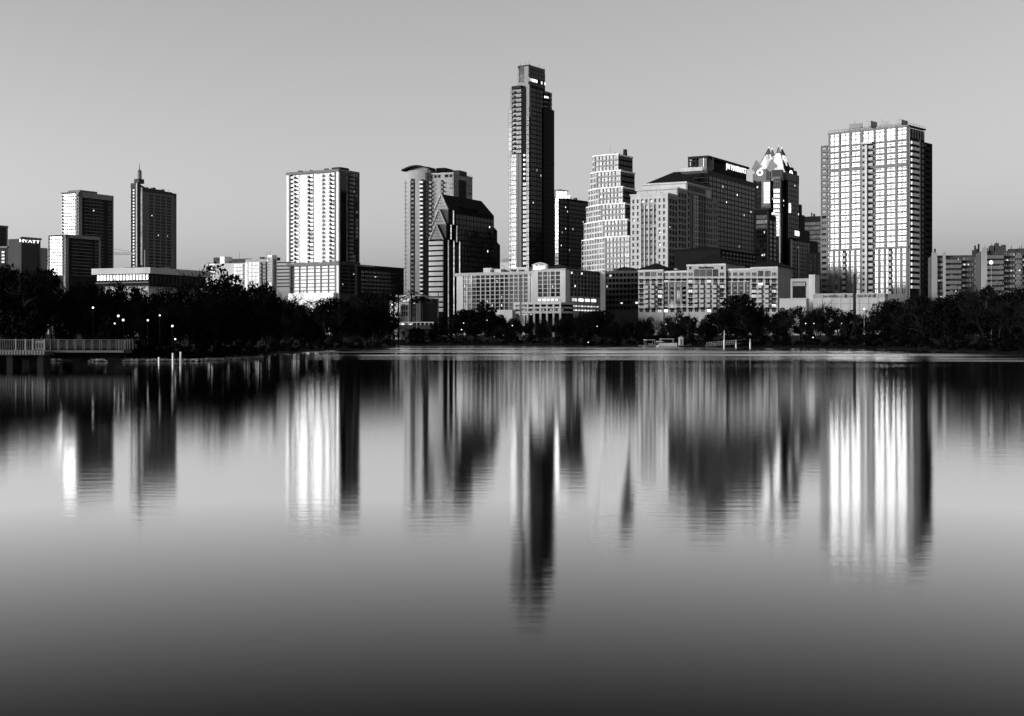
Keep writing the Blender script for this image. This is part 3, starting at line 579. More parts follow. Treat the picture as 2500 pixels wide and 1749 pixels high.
f.wins(f.cols((1278,1283)), f.rows(1280, 377, 11.35, 6, 5.2), 'lit_room', 'dark_metal', o=.25); f.wins(f.cols((1277,1285)), f.rows(1280, 446, 11.35, 18, 8), 'black_glass', 'dark_metal', nx=2, o=.25, lit=.08)
# dark right face
rp_ = [1297, 1304, 1311, 1318, 1325]
yr = [218+11.35*i for i in range(39)]
rw = [(r.z(1310, y+9.6), r.z(1310, y)) for y in yr]
r.wins(r.cols((1294.5,1308),(1309,1317)), rw, 'black_glass', 'black_metal', nx=3, o=.1, lit=.05); r.wins(r.cols((1318,1326)), rw, 'black_glass', 'dark_metal', nx=2, o=.1, lit=.02)
r.wins(r.cols((1328,1339)), rw, 'black_glass', 'dark_metal', o=.06, style='balcony', lit=.04, name='balcony')
r.wins(r.cols((1340.5,1347)), rw, 'dark_glass', 'dark_metal', o=.1)
m = MB(); r.box(m, r.s(1326.3), r.s(1327.6), BASE, zs, 0, .5); r.box(m, r.s(1339.3), r.s(1340.3), BASE, zs, 0, .5); b.part('mullion_fin', m, 'dark_metal')
m = MB(); [m.tube((x, y, zt-4), (x, y, zt+q), .15, .1) for x, y, q in ((-2,3,3),(-5,3,2),(-1,yc1*.55,2.2),(-1,yc1*.8,2),(-9,2.6,1.4))]; b.part('roof_masts', m, 'dark_metal')

# M  pale slab glimpsed between
b = Bld('office_block', 'small pale block glimpsed between the gabled tower and the tallest skyscraper', 'office block', 1246, 1120, 28)
f = b.F; zt = f.z(1232, 641); W = f.s(1221); b.vol('wall', 'pale_stone', W, 0, 0, 10, BASE, zt); b.vol('plant_screen', 'concrete', W+1, -1, 1, 9, zt, f.z(1232, 632))
f.wins(f.cols((1226,1228)), [(f.z(1226, 650), f.z(1226, 648))], 'dark_glass', 'concrete')

# N  dark office with a glowing louvred lantern
b = Bld('office_tower', 'dark office tower with a glowing louvred lantern on its roof, right of the tallest skyscraper', 'tower', 1364.5, 1100, 36, G_TOWER)
f, r = b.F, b.R; zt = f.z(1364, 482); L = r.s(1440); W = f.s(1340)
b.vol('wall', 'black_metal', W, 0, 0, L, BASE, zt)
f.wins([(f.s(1355.5), -.3)], f.rows(1360, 484, 10.4, 17, 9.6), 'coated_glass', 'grey_metal', nx=2, o=.1)
rows = r.rows(1400, 493, 10.4, 16, 8.6); r.wins(r.cols((1366,1376),(1377,1386)), rows, 'black_glass', 'black_metal', nx=4, o=.1, lit=.10); r.wins(r.even(1388, 1438, 6, .95), rows, 'dark_glass', 'dark_metal', nx=3, o=.25, lit=.05)
m = MB(); r.box(m, r.s(1386), r.s(1387.5), BASE, zt, 0, .6); b.part('corner_fin', m, 'dark_metal')
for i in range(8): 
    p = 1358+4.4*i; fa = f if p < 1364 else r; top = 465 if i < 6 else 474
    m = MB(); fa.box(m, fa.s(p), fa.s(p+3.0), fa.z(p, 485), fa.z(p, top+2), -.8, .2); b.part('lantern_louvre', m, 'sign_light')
m = MB(); r.box(m, r.s(1365), r.s(1386), zt, r.z(1380, 466.5), -6, -1); r.box(m, r.s(1386), r.s(1393), zt, r.z(1390, 475), -6, -1); r.box(m, 0, r.s(1387), r.z(1380, 467), r.z(1380, 465), -6, .4); b.part('lantern_frame', m, 'grey_metal')

b.clutter(W+2, -3, 4, L-4, zt, 5, 6, h=2.4)
# O  office stepping out tier by tier
b = Bld('office_tower', 'pale stepped office tower widening tier by tier, gridded with square bright windows', 'tower', 1511, 850, 36, G_TOWER)
tops = [377.5, 417, 457.3, 497.5, 537, 578]; lefts = [1448, 1443, 1438, 1433, 1427.5, 1422]; ncf = [1,2,4,6,7,9]
for i in range(6):
    f = Face(b, 0, -1.9*i); xc = f.s(1511+5.4*i); xl = f.s(1453+5.1*i); r = Face(b, xc, -1.9*i, pi/2); Lr = r.s(1545.5+5*i)
    ca = radians(36-67); g0 = Face(b, xl, -1.9*i, ca); sL = g0.s(lefts[i]); g = Face(b, xl, -1.9*i, ca)
    z1 = f.z(1511+5.4*i, tops[i]); z0 = f.z(1511+5.4*i, tops[i+1]) if i < 5 else BASE
    gx_, gy_ = g.pt(sL)
    b.part('core', MB().prism([(gx_+.3, gy_+.3),(xl+.15,-1.9*i+.3),(xc-.3,-1.9*i+.3),(xc-.3,-1.9*i+Lr),(gx_+.3,-1.9*i+Lr)], BASE, z1-.3), 'black_metal')
    nr = 3 if i < 5 else 7; pit = (tops[i+1]-tops[i])/3 if i < 5 else 13.0
    rw = [(f.z(1480, tops[i]+3.6+pit*k+9.4), f.z(1480, tops[i]+3.6+pit*k)) for k in range(nr)]
    w = xc-xl; cc = [(xl+w*(.035+.148*k), xl+w*(.035+.148*k+.118)) for k in range(5)]+[(xl+w*.78, xl+w*.985)]
    m = MB(); f.grid(m, xl, xc, z0, z1, cc, rw, .6); b.part('wall_grid', m, 'concrete')
    f.wins(cc[:5], rw, 'silver_glass', 'grey_metal', o=.12, lit=.03); f.wins(cc[5:], rw, 'silver_glass', 'grey_metal', nx=2, o=.12)
    gc = [(sL*(1-(k+.12)/ncf[i]), sL*(1-(k+.88)/ncf[i])) for k in range(ncf[i])]
    m = MB(); g.grid(m, sL, 0, z0, z1, gc, rw, .55); b.part('wall_grid', m, 'pale_stone'); g.wins(gc, rw, 'blind_glass', 'stone', o=.1)
    r.wins([(.4+(Lr-.8)*k/3+.1, .4+(Lr-.8)*(k+1)/3-.1) for k in range(3)], rw if i < 5 else rw, 'black_glass', 'black_metal', nx=3, o=-.15)
    m = MB(); r.box(m, -.3, Lr, z1-.6, z1+.2, -1, .25); f.box(m, xl, xc+.2, z1-.05, z1+.6, -1.5, .75); g.box(m, sL, .2, z1-.05, z1+.5, -1.5, .7); b.part('cornice', m, 'white_panel')
    if i == 0:
        z = z1+.5; m = MB().cyl(xc-9, 10, z, z+2, .9, .9, 8).tube((xc-11, 8, z), (xc-11, 8, z+7), .1, .05).tube((xc-3, 12, z), (xc-3, 12, z+4), 1.4, 1.2, 8); b.part('roof_plant', m, 'dark_metal')

# P  stone tower under a pyramid roof
b = Bld('office_tower', 'pale stone office tower with stepped shoulders under a dark pyramid roof', 'tower', 1631, 740, 28, G_TOWER)
f, r = b.F, b.R; a1, a2 = r.s(1653.5), r.s(1676.5); aE, aF = r.s(1738), r.s(1751)
za, zb, zc = f.z(1631, 475), r.z(1653, 461.5), r.z(1676, 447.5); ze = r.z(1745, 491)
f2, f3 = Face(b, 0, a1), Face(b, 0, a2); w1, w2, w3 = f.s(1540), f2.s(1553), f3.s(1566)
b.vol('core', 'pale_stone', w1+.4, -.4, .4, a1+1, BASE, za); b.vol('core', 'pale_stone', w2+.4, -.45, a1+.4, a2+1, BASE, zb); b.vol('core', 'pale_stone', w3+.4, -.5, a2+.4, aE, BASE, zc); b.vol('core', 'pale_stone', w2, -.55, aE, aF, BASE, ze)
rw = f.rows(1590, 486, 15.25, 14, 9.0)
c1 = f.cols((1544.5,1549.5),(1555.5,1560.5),(1608.5,1613.5),(1619.5,1625)); c2 = f.cols((1566,1572),(1576.5,1581.5),(1587,1592.5),(1598,1603.5))
rwu = rw[:1]; rwl = rw[1:]
m = MB(); f.grid(m, w1, f.s(1564), BASE, za, c1[:2], rw, .4); f.grid(m, f.s(1605), 0, BASE, za, c1[2:], rw, .4); f.grid(m, f.s(1564), f.s(1605), rw[1][1]+1, za, c2, rwu, .4); b.part('wall', m, 'pale_stone')
f.wins(c1, rw, 'blind_glass', 'stone', nx=1, nz=2, o=-.25, lit=.06); f.wins(c2, rwu, 'blind_glass', 'grey_metal', nz=2, o=-.25, lit=.3)
f.wins(f.cols((1566,1571),(1576.5,1592.5),(1597.5,1603)), rwl, 'blind_glass', 'concrete', nx=2, o=.0, lit=.06)
m = MB()
for z0, z1 in rwl: f.box(m, f.s(1566), f.s(1571), z0-1.1, z0, -.4, .1); f.box(m, f.s(1576), f.s(1593), z0-1.1, z0, -.4, .1); f.box(m, f.s(1597.5), f.s(1603), z0-1.1, z0, -.4, .1)
b.part('spandrel', m, 'dark_concrete')
m = MB(); [f.box(m, f.s(p)-.35, f.s(p)+.35, BASE, rw[0][0]-.8, -.4, .45) for p in (1564.5, 1574, 1584.5, 1595.5, 1604.5)]; b.part('pilaster', m, 'pale_stone')
m = MB(); f.box(m, w1-.3, .3, za, za+.9, -a1, .6); f2.box(m, w2-.3, .3, zb, zb+.9, -(a2-a1), .6); f3.box(m, w3-.3, .3, zc, zc+.9, -(aE-a2), .6); b.part('cornice', m, 'pale_stone')
rr = r.rows(1640, 487, 15.25, 14, 10.5); c = r.cols((1633,1638),(1640,1645),(1647,1651.5)); m = MB(); r.grid(m, 0, a1, BASE, za, c, rr, .4); b.part('side_wall', m, 'concrete'); r.wins(c, rr, 'black_glass', 'dark_metal', nz=2, o=-.25, lit=.04)
rr = r.rows(1665, 473, 15.25, 15, 10.5); c = r.cols((1656,1660.5),(1662.5,1667),(1669,1673.5)); m = MB(); r.grid(m, a1, a2, BASE, zb, c, rr, .4); b.part('side_wall', m, 'concrete'); r.wins(c, rr, 'black_glass', 'dark_metal', nz=2, o=-.28, lit=.04)
rr = r.rows(1700, 475, 15.25, 15, 10.5); tp = [(r.z(1700, 470), r.z(1700, 458))]; c = r.cols((1678,1681.5)); ct = r.even(1683, 1722, 8, .7); c5 = r.cols((1723.5,1727),(1729,1732),(1734,1737)); m = MB()
r.grid(m, a2, r.s(1683), BASE, zc, c, rr+tp, .4); r.grid(m, r.s(1683), r.s(1722), tp[0][0]-1.2, zc, ct, tp, .4); r.grid(m, r.s(1722), aE, BASE, zc-5, c5, rr, .4); b.part('side_wall', m, 'concrete')
r.wins(c, rr+tp, 'black_glass', 'dark_metal', nz=2, o=-.3); r.wins(ct, tp, 'black_glass', 'dark_metal', o=-.3); r.wins(c5, rr, 'black_glass', 'dark_metal', nz=2, o=-.3, lit=.03)
r.wins(r.cols((1683.5,1691),(1693,1709),(1711,1721)), rr, 'black_glass', 'black_metal', nx=2, o=-.3, lit=.06)
m = MB(); [r.box(m, r.s(p)-.4, r.s(p)+.4, BASE, tp[0][0]-1.2, -.5, .4) for p in (1683, 1687, 1692, 1710, 1716, 1722)]; b.part('pilaster', m, 'concrete')
rr = r.rows(1745, 497, 15.25, 13, 10.5); c = r.cols((1740.5,1743.5),(1746,1749)); m = MB(); r.grid(m, aE, aF, BASE, ze, c, rr, .4); b.part('side_wall', m, 'concrete'); r.wins(c, rr, 'black_glass', 'dark_metal', nz=2, o=-.3, lit=.05)
zr = f3.z(1647, 413); b.part('pyramid_roof', MB().hip(w3+2.5, 0, a2+1, aE-1, zc+.9, zr, m=0), 'roof_dark')
b.vol('roof_ridge_vent', 'dark_metal', (w3+2.5)/2-1, (w3+2.5)/2+1, (a2+aE)/2-2, (a2+aE)/2, zr-2, zr+.6)

b.clutter(w1+2, -2, 3, a1-2, za+.6, 3, 7, h=1.2); b.clutter(-4, -1, aE+2, aF-1, ze, 2, 8)
# Q  dark slab hotel with a lit sign
b = Bld('hotel', 'massive dark slab hotel with glowing white lettering along its roof', 'hotel', 1727, 900, 30, G_TOWER)
f, r = b.F, b.R; zt = f.z(1727, 416); L = r.s(1845); W = f.s(1655); z1 = f.z(1727, 383); s1, s2 = r.s(1741.5), r.s(1825)
b.vol('core', 'dark_concrete', W, 0, 0, L, BASE, zt)
b.vol('sign_block', 'black_metal', f.s(1672), -.8, s1, s2, zt, r.z(1742, 391))
r.wins(r.even(1730, 1843, 13, .86), r.rows(1780, 443, 11.6, 18, 9.2), 'black_glass', 'dark_metal', nx=2, o=.12, lit=.05, altp=.12, alt='dark_glass')
f.wins(f.even(1660, 1726, 6, .95), f.rows(1700, 424, 11.6, 20, 10.4), 'black_glass', 'black_metal', nx=2, o=.12, lit=.04)
zcap = r.z(1742, 384.5); m = MB().box(f.s(1680), 1.0, -.6, s2+1, zcap-1.3, zcap); b.part('roof_slab', m, 'dark_metal')
m = MB(); zl = zt+.2
for p in (1681, 1690.5, 1699, 1741): f.box(m, f.s(p)-.4, f.s(p)+.4, zl, zcap-1.3, -1, 0)
for q in (.33, .68): f.box(m, f.s(1681), f.s(1703), zl+(zcap-zl)*q-.3, zl+(zcap-zl)*q+.3, -.9, -.1)
b.part('roof_frame', m, 'dark_metal')
m = MB(); f.box(m, f.s(1716.5), f.s(1718.5), zl, zcap-1.3, -1.2, -.1); b.part('roof_post', m, 'white_panel')
m = MB(); f.box(m, f.s(1720), .5, zl+3, zcap-1.5, -4, -2.5); r.box(m, .3, s1, zl, zcap-1.5, -6, -.6); b.part('plant_wall', m, 'grey_metal')
m = MB(); f.box(m, f.s(1664), f.s(1716), zt, zt+2.4, -2, .4); b.part('terrace_rail', m, 'pale_stone')
fr = Face(b, -.8, 0, pi/2); c0, c1 = fr.s(1772), fr.s(1820.5); zs_ = fr.z(1796, 418.5)
lm = text_mesh('JW MARRIOTT', fr.z(1796, 405.5)-zs_, 'sign_light', sx=1.0); xs_ = [v.co.x for v in lm.vertices]; wd = max(xs_)-min(xs_)
for v in lm.vertices: v.co.x *= (c1-c0)/wd
x, y = fr.pt((c0+c1)/2, .3); link('sign_lettering', lm, b.root, (x, y, zs_), pi/2)

# black block before its foot
b = Bld('office_block', 'low black block between the pyramid-roofed tower and the hat-roofed hotel', 'office block', 1758, 712, 30)
r = b.R; zt = r.z(1800, 615); L = r.s(1846); b.vol('wall', 'black_metal', -25, 0, 0, L, BASE, zt); b.part('roof', MB().hip(-25, 0, 0, L, zt, zt+2.5), 'black_metal')
r.wins(r.even(1762, 1844, 10, .7), r.rows(1800, 620, 10, 4, 5), 'black_glass', 'black_metal', o=.1)

# R  crowned tower
b = Bld('skyscraper', 'glass tower with a brilliantly lit crown of four folded points', 'skyscraper', 1907, 1000, 30, G_TOWER)
f, r = b.F, b.R; zt = f.z(1907, 437); W = f.s(1838); L = r.s(1949); zk = r.z(1925, 424)
b.vol('core', 'black_metal', W, -1, 1, L, BASE, zt)
for p0, p1, y0, y1, mat in ((1860.5,1882,441,640,'grey_metal'),(1889.5,1906.5,432,640,'grey_metal')):
    m = MB(); f.box(m, f.s(p0), f.s(p1), BASE, f.z(p1, y0), -1, 1.2); b.part('glass_bay', m, mat)
f.wins(f.cols((1866,1881)), f.rows(1873, 446, 7.4, 7, 6.8), 'lit_room', 'grey_metal', nx=4, nz=2, o=1.25); f.wins(f.cols((1862,1880)), f.rows(1873, 497, 7.4, 17, 6.8), 'coated_glass', 'grey_metal', nx=4, nz=2, o=1.25)
f.wins(f.cols((1890,1905)), f.rows(1898, 462, 12.6, 5, 9.0), 'lit_room', 'dark_metal', nx=3, o=1.25); f.wins(f.cols((1890,1905)), f.rows(1898, 437, 8, 3, 7), 'clear_glass', 'grey_metal', nx=3, nz=2, o=1.25)
f.wins(f.cols((1846,1860)), f.rows(1852, 440, 11.5, 16, 9), 'dark_glass', 'dark_metal', nx=3, o=.2 - 1.0, lit=.18); f.wins(f.cols((1882.5,1889)), f.rows(1886, 455, 12.6, 14, 9), 'black_glass', 'black_metal', o=-.9, lit=.2)
m = MB(); f.box(m, f.s(1884), f.s(1910), BASE, f.z(1900, 519), 0, 4); b.part('lower_bay', m, 'dark_concrete')
f.wins(f.cols((1885,1897)), [(f.z(1890, 526), f.z(1890, 520))], 'lit_room', 'grey_metal', nx=4, o=4.1); f.wins(f.cols((1897,1907)), f.rows(1902, 521, 7.2, 8, 6.6), 'lit_room', 'grey_metal', nx=4, nz=2, o=4.1); f.wins(f.cols((1897,1905)), f.rows(1902, 580, 9, 9, 8), 'black_glass', 'grey_metal', nx=3, o=4.1, lit=.06)
m = MB(); f.box(m, f.s(1907.5), f.s(1910), BASE, f.z(1908, 521), 4, 4.4); b.part('bright_fin', m, 'white_panel')
r.wins(r.cols((1913,1918.5)), r.rows(1915, 446, 12.6, 12, 9.5), 'black_glass', 'black_metal', o=-.9, lit=.3)
m = MB(); r.box(m, r.s(1919.5), r.s(1947), BASE, r.z(1930, 432), 0, 1.0); b.part('side_bay', m, 'dark_metal')
r.wins(r.even(1920, 1947, 6, .85), r.rows(1933, 446, 11.4, 17, 10.4), 'dark_glass', 'black_metal', nx=2, o=1.05, lit=.035)
m = MB(); r.box(m, r.s(1922), r.s(1926), r.z(1924, 520), r.z(1924, 497), 1.0, 1.6); r.box(m, r.s(1936), r.s(1947), r.z(1940, 576), r.z(1940, 564), 1.0, 1.5); b.part('lit_bay', m, 'lit_room')
yb0 = L
for px, y, fw_ in ((1955,501,.9),(1963,527,.6),(1976,566,.3)):
    yb1 = r.s(px); b.vol('step', 'dark_metal', W+6, fw_, yb0, yb1, BASE, r.z(px, y)); yb0 = yb1
m = MB(); r.box(m, r.s(1926), r.s(1978), BASE, r.z(1940, 585), 1.0, 6); b.part('lower_wing', m, 'dark_metal'); rl = Face(b, 6.05, 0, pi/2)
rl.wins(rl.even(1927, 1977, 8, .85), rl.rows(1950, 590, 10, 11, 9), 'dark_glass', 'dark_metal', nx=2, o=.05, lit=.06)
m = MB(); rl.box(m, rl.s(1930), rl.s(1932.4), BASE, rl.z(1931, 585), 0, .5); rl.box(m, rl.s(1948), rl.s(1949.4), BASE, rl.z(1949, 600), 0, .5); b.part('bright_fin', m, 'pale_stone')
# crown: a square pyramid cut into four folded points
cxm, cym = (W-1)/2, (1+L)/2; hb = 11.5; tw = 3.6
m = MB(); m.box(cxm-hb-1, cxm+hb+1, cym-hb-1, cym+hb+1, zt, zk); b.part('crown_base', m, 'grey_metal')
for sx, sy in ((1,-1),(-1,-1),(1,1),(-1,1)):
    tip = (cxm+sx*tw, cym+sy*tw, f.z(1886, 351) if (sx,sy) == (1,-1) else f.z(1886, 353)); cb = (cxm+sx*hb, cym+sy*hb, zk)
    ma = (cxm+sx*.8, cym+sy*hb*.98, zk); mb_ = (cxm+sx*hb*.98, cym+sy*.8, zk); va = (cxm+sx*.35, cym+sy*tw*1.25, zk+(tip[2]-zk)*.5); vb = (cxm+sx*tw*1.25, cym+sy*.35, zk+(tip[2]-zk)*.5)
    lerp = lambda p, q, t: tuple(p[i]+(q[i]-p[i])*t for i in range(3))
    q = .72; c1_, a1_, b1_ = lerp(cb, tip, q), lerp(va, tip, .5), lerp(vb, tip, .5)
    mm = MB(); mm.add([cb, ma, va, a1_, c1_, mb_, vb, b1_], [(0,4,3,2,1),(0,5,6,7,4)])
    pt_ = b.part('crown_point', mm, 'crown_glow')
    mm = MB(); mm.add([c1_, a1_, b1_, tip, lerp(lerp(a1_, b1_, .5), (cxm, cym, c1_[2]), .3)], [(0,3,1),(0,2,3),(1,3,4),(4,3,2)]); mm.build('crown_tip', 'grey_metal', pt_)
    mm = MB(); mm.tube(cb, tip, .3, .15); mm.tube(ma, va, .2, .15); mm.tube(va, tip, .15, .1); mm.tube(mb_, vb, .2, .15); mm.tube(vb, tip, .15, .1)
    for va_, e0 in ((va, ma), (vb, mb_)): mm.tube(lerp(cb, e0, .5), lerp(c1_, va_, .5), .2, .15, 3); mm.tube(lerp(c1_, va_, .5), tip, .15, .1, 3)
    for q2 in (.12,.3,.48,.66,.84):
        mm.tube(lerp(cb, c1_, q2), lerp(ma, va, q2), .22, .22, 3); mm.tube(lerp(cb, c1_, q2), lerp(mb_, vb, q2), .22, .22, 3)
    mm.build('crown_ribs', 'dark_metal', pt_)
    MB().cyl(tip[0], tip[1], tip[2]-.3, tip[2]+.5, .28, .28, 6).build('beacon', 'sign_light', pt_)
def folded_panel(F_, s0, s1, z0, z1, tilt, mat='stone', peak=.5):  # matte tone stands in for the glass reflecting the sky
    # tilted square glass panel leaning out from the crown, with its mullions
    mm = MB(); mm.T = F_.T(); w = s1-s0; pk = s0+w*peak
    A = (s0, -1.0-tilt*0, z0+(z1-z0)*.25); B = (pk-w*.15, -1.2, z0); C_ = (s1, .6, z0+(z1-z0)*.45); D_ = (s0+w*.35, .8, z1)
    mm.add([A, B, C_, D_]+[(p[0], p[1]+.35, p[2]) for p in (A, B, C_, D_)], [(0,1,2,3),(7,6,5,4),(0,4,5,1),(1,5,6,2),(2,6,7,3),(3,7,4,0)], 0)
    L_ = lambda p, q, t: tuple(p[i]+(q[i]-p[i])*t for i in range(3))
    for t in (0,.25,.5,.75,1): mm.tube(L_(A, B, t), L_(D_, C_, t), .09, .09, 3, 1); mm.tube(L_(A, D_, t), L_(B, C_, t), .09, .09, 3, 1)
    mm.T = None; return b.part('folded_panel', mm, [mat, 'dark_metal'])
folded_panel(f, f.s(1837), f.s(1860), f.z(1840, 421), f.z(1840, 391), 1); folded_panel(f, f.s(1872), f.s(1899), f.z(1880, 421), f.z(1880, 389), 1)
folded_panel(r, r.s(1911), r.s(1923), r.z(1917, 421), r.z(1917, 391), 1, 'dark_concrete'); folded_panel(r, r.s(1921), r.s(1932), r.z(1922, 419), r.z(1922, 393), 1, 'dark_concrete', .3)
# corner turrets under the panels and the ring emblems
for F_, p0, p1, yt, mat in ((f,1846,1872,413,'grey_metal'),(f,1873,1882,413,'dark_concrete'),(f,1884,1908,414,'concrete'),(r,1918.5,1936,411,'dark_metal'),(r,1936,1944,419,'dark_metal'),(r,1944,1949,430,'dark_metal')):
    m = MB(); F_.box(m, F_.s(p0), F_.s(p1), zt-1, F_.z(p1, yt), -4, .6); b.part('turret', m, mat)
f.wins(f.cols((1886,1906.5)), [(f.z(1895, 436), f.z(1895, 416))], 'clear_glass', 'dark_concrete', nx=4, nz=2, o=.65)
def emblem(F_, px, py, sx=1.0):
    s_, z_ = F_.s(px), F_.z(px, py); R0 = F_.z(px, py-7.6)-z_; mm = MB(); mm.T = F_.T()
    for k in range(14):
        a = 2*pi*k/14; da = pi/14*.9
        pts = [(s_+sx*q*cos(a+e), -1.2, z_+q*sin(a+e)) for q, e in ((R0*.55,-da),(R0*.92,-da),(R0,0),(R0*.92,da),(R0*.55,da))]
        mm.add(pts+[(p[0], -.6, p[2]) for p in pts], [(0,1,2,3,4)]+[(i,5+i,5+(i+1)%5,(i+1)%5) for i in range(5)])
    mm.T = None; e = b.part('ring_emblem', mm, 'sign_light')
    mm = MB(); mm.T = F_.T(); q = [(s_+sx*R0*.42*cos(2*pi*k/10), -1.0, z_+R0*.42*sin(2*pi*k/10)) for k in range(10)]
    mm.add(q+[(p[0], -.6, p[2]) for p in q], [tuple(range(10))]+[(i,10+i,10+(i+1)%10,(i+1)%10) for i in range(10)]); mm.T = None; mm.build('emblem_centre', 'grey_metal', e)
emblem(f, 1856.3, 422.2, 1.1); emblem(r, 1928.3, 424.3, 1.35)

# S  dark mid-rise in front of the crowned tower
b = Bld('office_tower', 'dark mid-rise with three bright glass bands, before the crowned tower', 'tower', 1876.5, 850, 28, G_TOWER)
f, r = b.F, b.R; zt = f.z(1876, 512); W = f.s(1840); L = r.s(1884); b.vol('wall', 'black_metal', W, 0, 0, L, BASE, zt); b.vol('rear_wing', 'black_metal', W, -.5, L, r.s(1897), BASE, r.z(1890, 527))
m = MB(); f.box(m, W-.5, .5, zt, zt+.9, -L, .5); f.box(m, f.s(1873.5), 0, BASE, zt-1, 0, .5); b.part('frame', m, 'dark_metal')
f.wins(f.cols((1846.5,1873)), f.rows(1860, 526, 11.6, 3, 9), 'coated_glass', 'grey_metal', nx=5, nz=2, o=.2); f.wins(f.even(1846, 1873, 3, .9), f.rows(1860, 563, 11, 7, 8.5), 'black_glass', 'dark_metal', nx=2, o=.2, lit=.12)
r.wins(r.even(1877, 1896, 2, .7), r.rows(1886, 540, 11, 9, 8.5), 'black_glass', 'dark_metal', o=.1, lit=.06)

# T  banded block behind
b = Bld('office_tower', 'pale banded office block half hidden behind the gridded glass apartment tower', 'tower', 2040, 1100, 28, G_TOWER)
f = b.F; W = f.s(1962); zt = f.z(2000, 530); b.vol('core', 'dark_concrete', W, 0, 0, 30, BASE, zt); m = MB()
b.vol('plant_room', 'dark_metal', f.s(1968), -2, 2, 26, zt, zt+.5)
rw = f.rows(1985, 543, 10.8, 12, 7.2); f.wins(f.even(1963, 2038, 8, .98), rw, 'blind_glass', 'grey_metal', nx=4, o=.2)
m = MB(); f.box(m, W, 0, f.z(1985, 541), zt+.6, -.5, .6); b.part('attic', m, 'dark_metal')
m = MB().tube((f.s(1978), 4, zt), (f.s(1978), 4, zt+4), .5, .5).tube((f.s(1984), 4, zt), (f.s(1984), 4, zt+3), .8, .8); b.part('roof_plant', m, 'dark_metal')
b = Bld('office_block', 'black low block below the banded office block, left of the gridded tower', 'office block', 2040, 660, 28)
f = b.F; zt = f.z(1990, 618); b.vol('wall', 'black_metal', f.s(1968), 0, 0, 14, BASE, zt); f.wins(f.even(1975, 2035, 6, .8), f.rows(1990, 622, 11, 8, 8), 'black_glass', 'black_metal', o=.1)
# U  gridded glass apartment tower at right
b = Bld('apartment_tower', 'broad gridded glass apartment tower at right, flanked by balcony wings', 'tower', 2217, 600, 41, G_TOWER)
f, r = b.F, b.R; zt = f.z(2217, 309); W = f.s(2024); L = r.s(2257)
b.vol('core', 'dark_metal', W, 0, 0, L, BASE, zt-.5)
pz = lambda z: 1960+z/3.417
py = lambda y: 270+y/3.417
ref = 2090
up = [(f.z(ref, py(281)), f.z(ref, py(164)))]+[(f.z(ref, py(t+39)), f.z(ref, py(t+2))) for t in (291, 340, 388, 435)]+[(f.z(ref, py(489+48.1*k+40)), f.z(ref, py(491+48.1*k))) for k in range(14)]
lo = [(f.z(ref, py(1167+47*k+41)), f.z(ref, py(1167+47*k))) for k in range(8)]
zmid = f.z(ref, py(1155))
cu = f.cols(*[(pz(a), pz(c)) for a, c in ((231,302),(319,391),(408,481),(607,683),(700,774),(791,868))]); cc = f.cols((pz(506), pz(594)))
cl = f.cols(*[(pz(a), pz(c)) for a, c in ((224,253),(269,299),(403,431),(448,478),(601,630),(648,677),(783,814),(831,861))]); cb = f.cols(*[(pz(a), pz(c)) for a, c in ((314,385),(693,770))])
m = MB(); f.grid(m, W, 0, zmid, zt, cu+cc, up, .55); f.grid(m, W, 0, BASE, zmid-.02, cl+cc+cb, lo, .5); f.box(m, W-.3, .3, zmid-.5, zmid+.3, -.5, .75); f.box(m, W-.3, .3, zt-.2, zt+.5, -1, .7)
zth = f.z(ref, py(491)); f.box(m, W, cc[0][0], zth-.5, zth+.1, 0, .7); f.box(m, cc[0][1], 0, zth-.5, zth+.1, 0, .7); b.part('wall_grid', m, 'grey_metal')
f.wins(cu, up[1:], 'coated_glass', 'dark_concrete', nx=2, nz=2, o=.12, fw=.26); f.wins(cu+cc, up[:1], 'coated_glass', 'dark_concrete', nx=2, nz=3, o=.12, fw=.26)
f.wins(cl, lo, 'coated_glass', 'grey_metal', nx=2, nz=2, o=.1, fw=.12)
ch_ = [(cc[0][0], (cc[0][0]+cc[0][1])/2-.5), ((cc[0][0]+cc[0][1])/2+.5, cc[0][1])]
f.wins(ch_, up[1:]+lo, 'dark_glass', 'stone', o=-.2, style='balcony', altp=.3, alt='clear_glass', name='balcony')
for a, c in cb: f.wins([(a, a+(c-a)*.3), (a+(c-a)*.7, c)], lo, 'coated_glass', 'grey_metal', nx=1, nz=2, o=.1); f.wins([(a+(c-a)*.32, a+(c-a)*.68)], lo, 'dark_glass', 'stone', o=-.5, style='balcony', name='balcony')
m = MB(); s_ = f.s(2118.5); f.box(m, s_-.5, s_+.5, BASE, up[0][0]-1, .2, 1.8); f.box(m, cc[0][0], cc[0][1], up[1][1], up[0][0]+.2, .1, 1.9); b.part('balcony_post', m, 'pale_stone')
# left balcony wing
lw = Face(b, 0, 4); zw = lw.z(2010, 357); wl, wr = lw.s(2005), W
rows = [(lw.z(2014, py(303+48*k+40)), lw.z(2014, py(303+48*k))) for k in range(25)]
b.vol('wing_core', 'dark_metal', wl+1.2, W, 6, L-4, BASE, zw-.8); m = MB()
[lw.box(m, s_-.25, s_+.25, BASE, zw, -.3, .4) for s_ in (wl+.2, (wl+wr)/2)]; lw.box(m, wl, wr, zw-.4, zw+.1, -2, .5)
for z0, z1 in rows: lw.box(m, wl, wr, z0-.45, z0, -2, .35); lw.box(m, wl, wr, z0, z0+.9, .2, .3)
b.part('balcony_frame', m, 'grey_metal'); lw.wins([(wl+1.3, wr-.1)], rows, 'coated_glass', 'grey_metal', nx=2, o=-1.9, name='window')
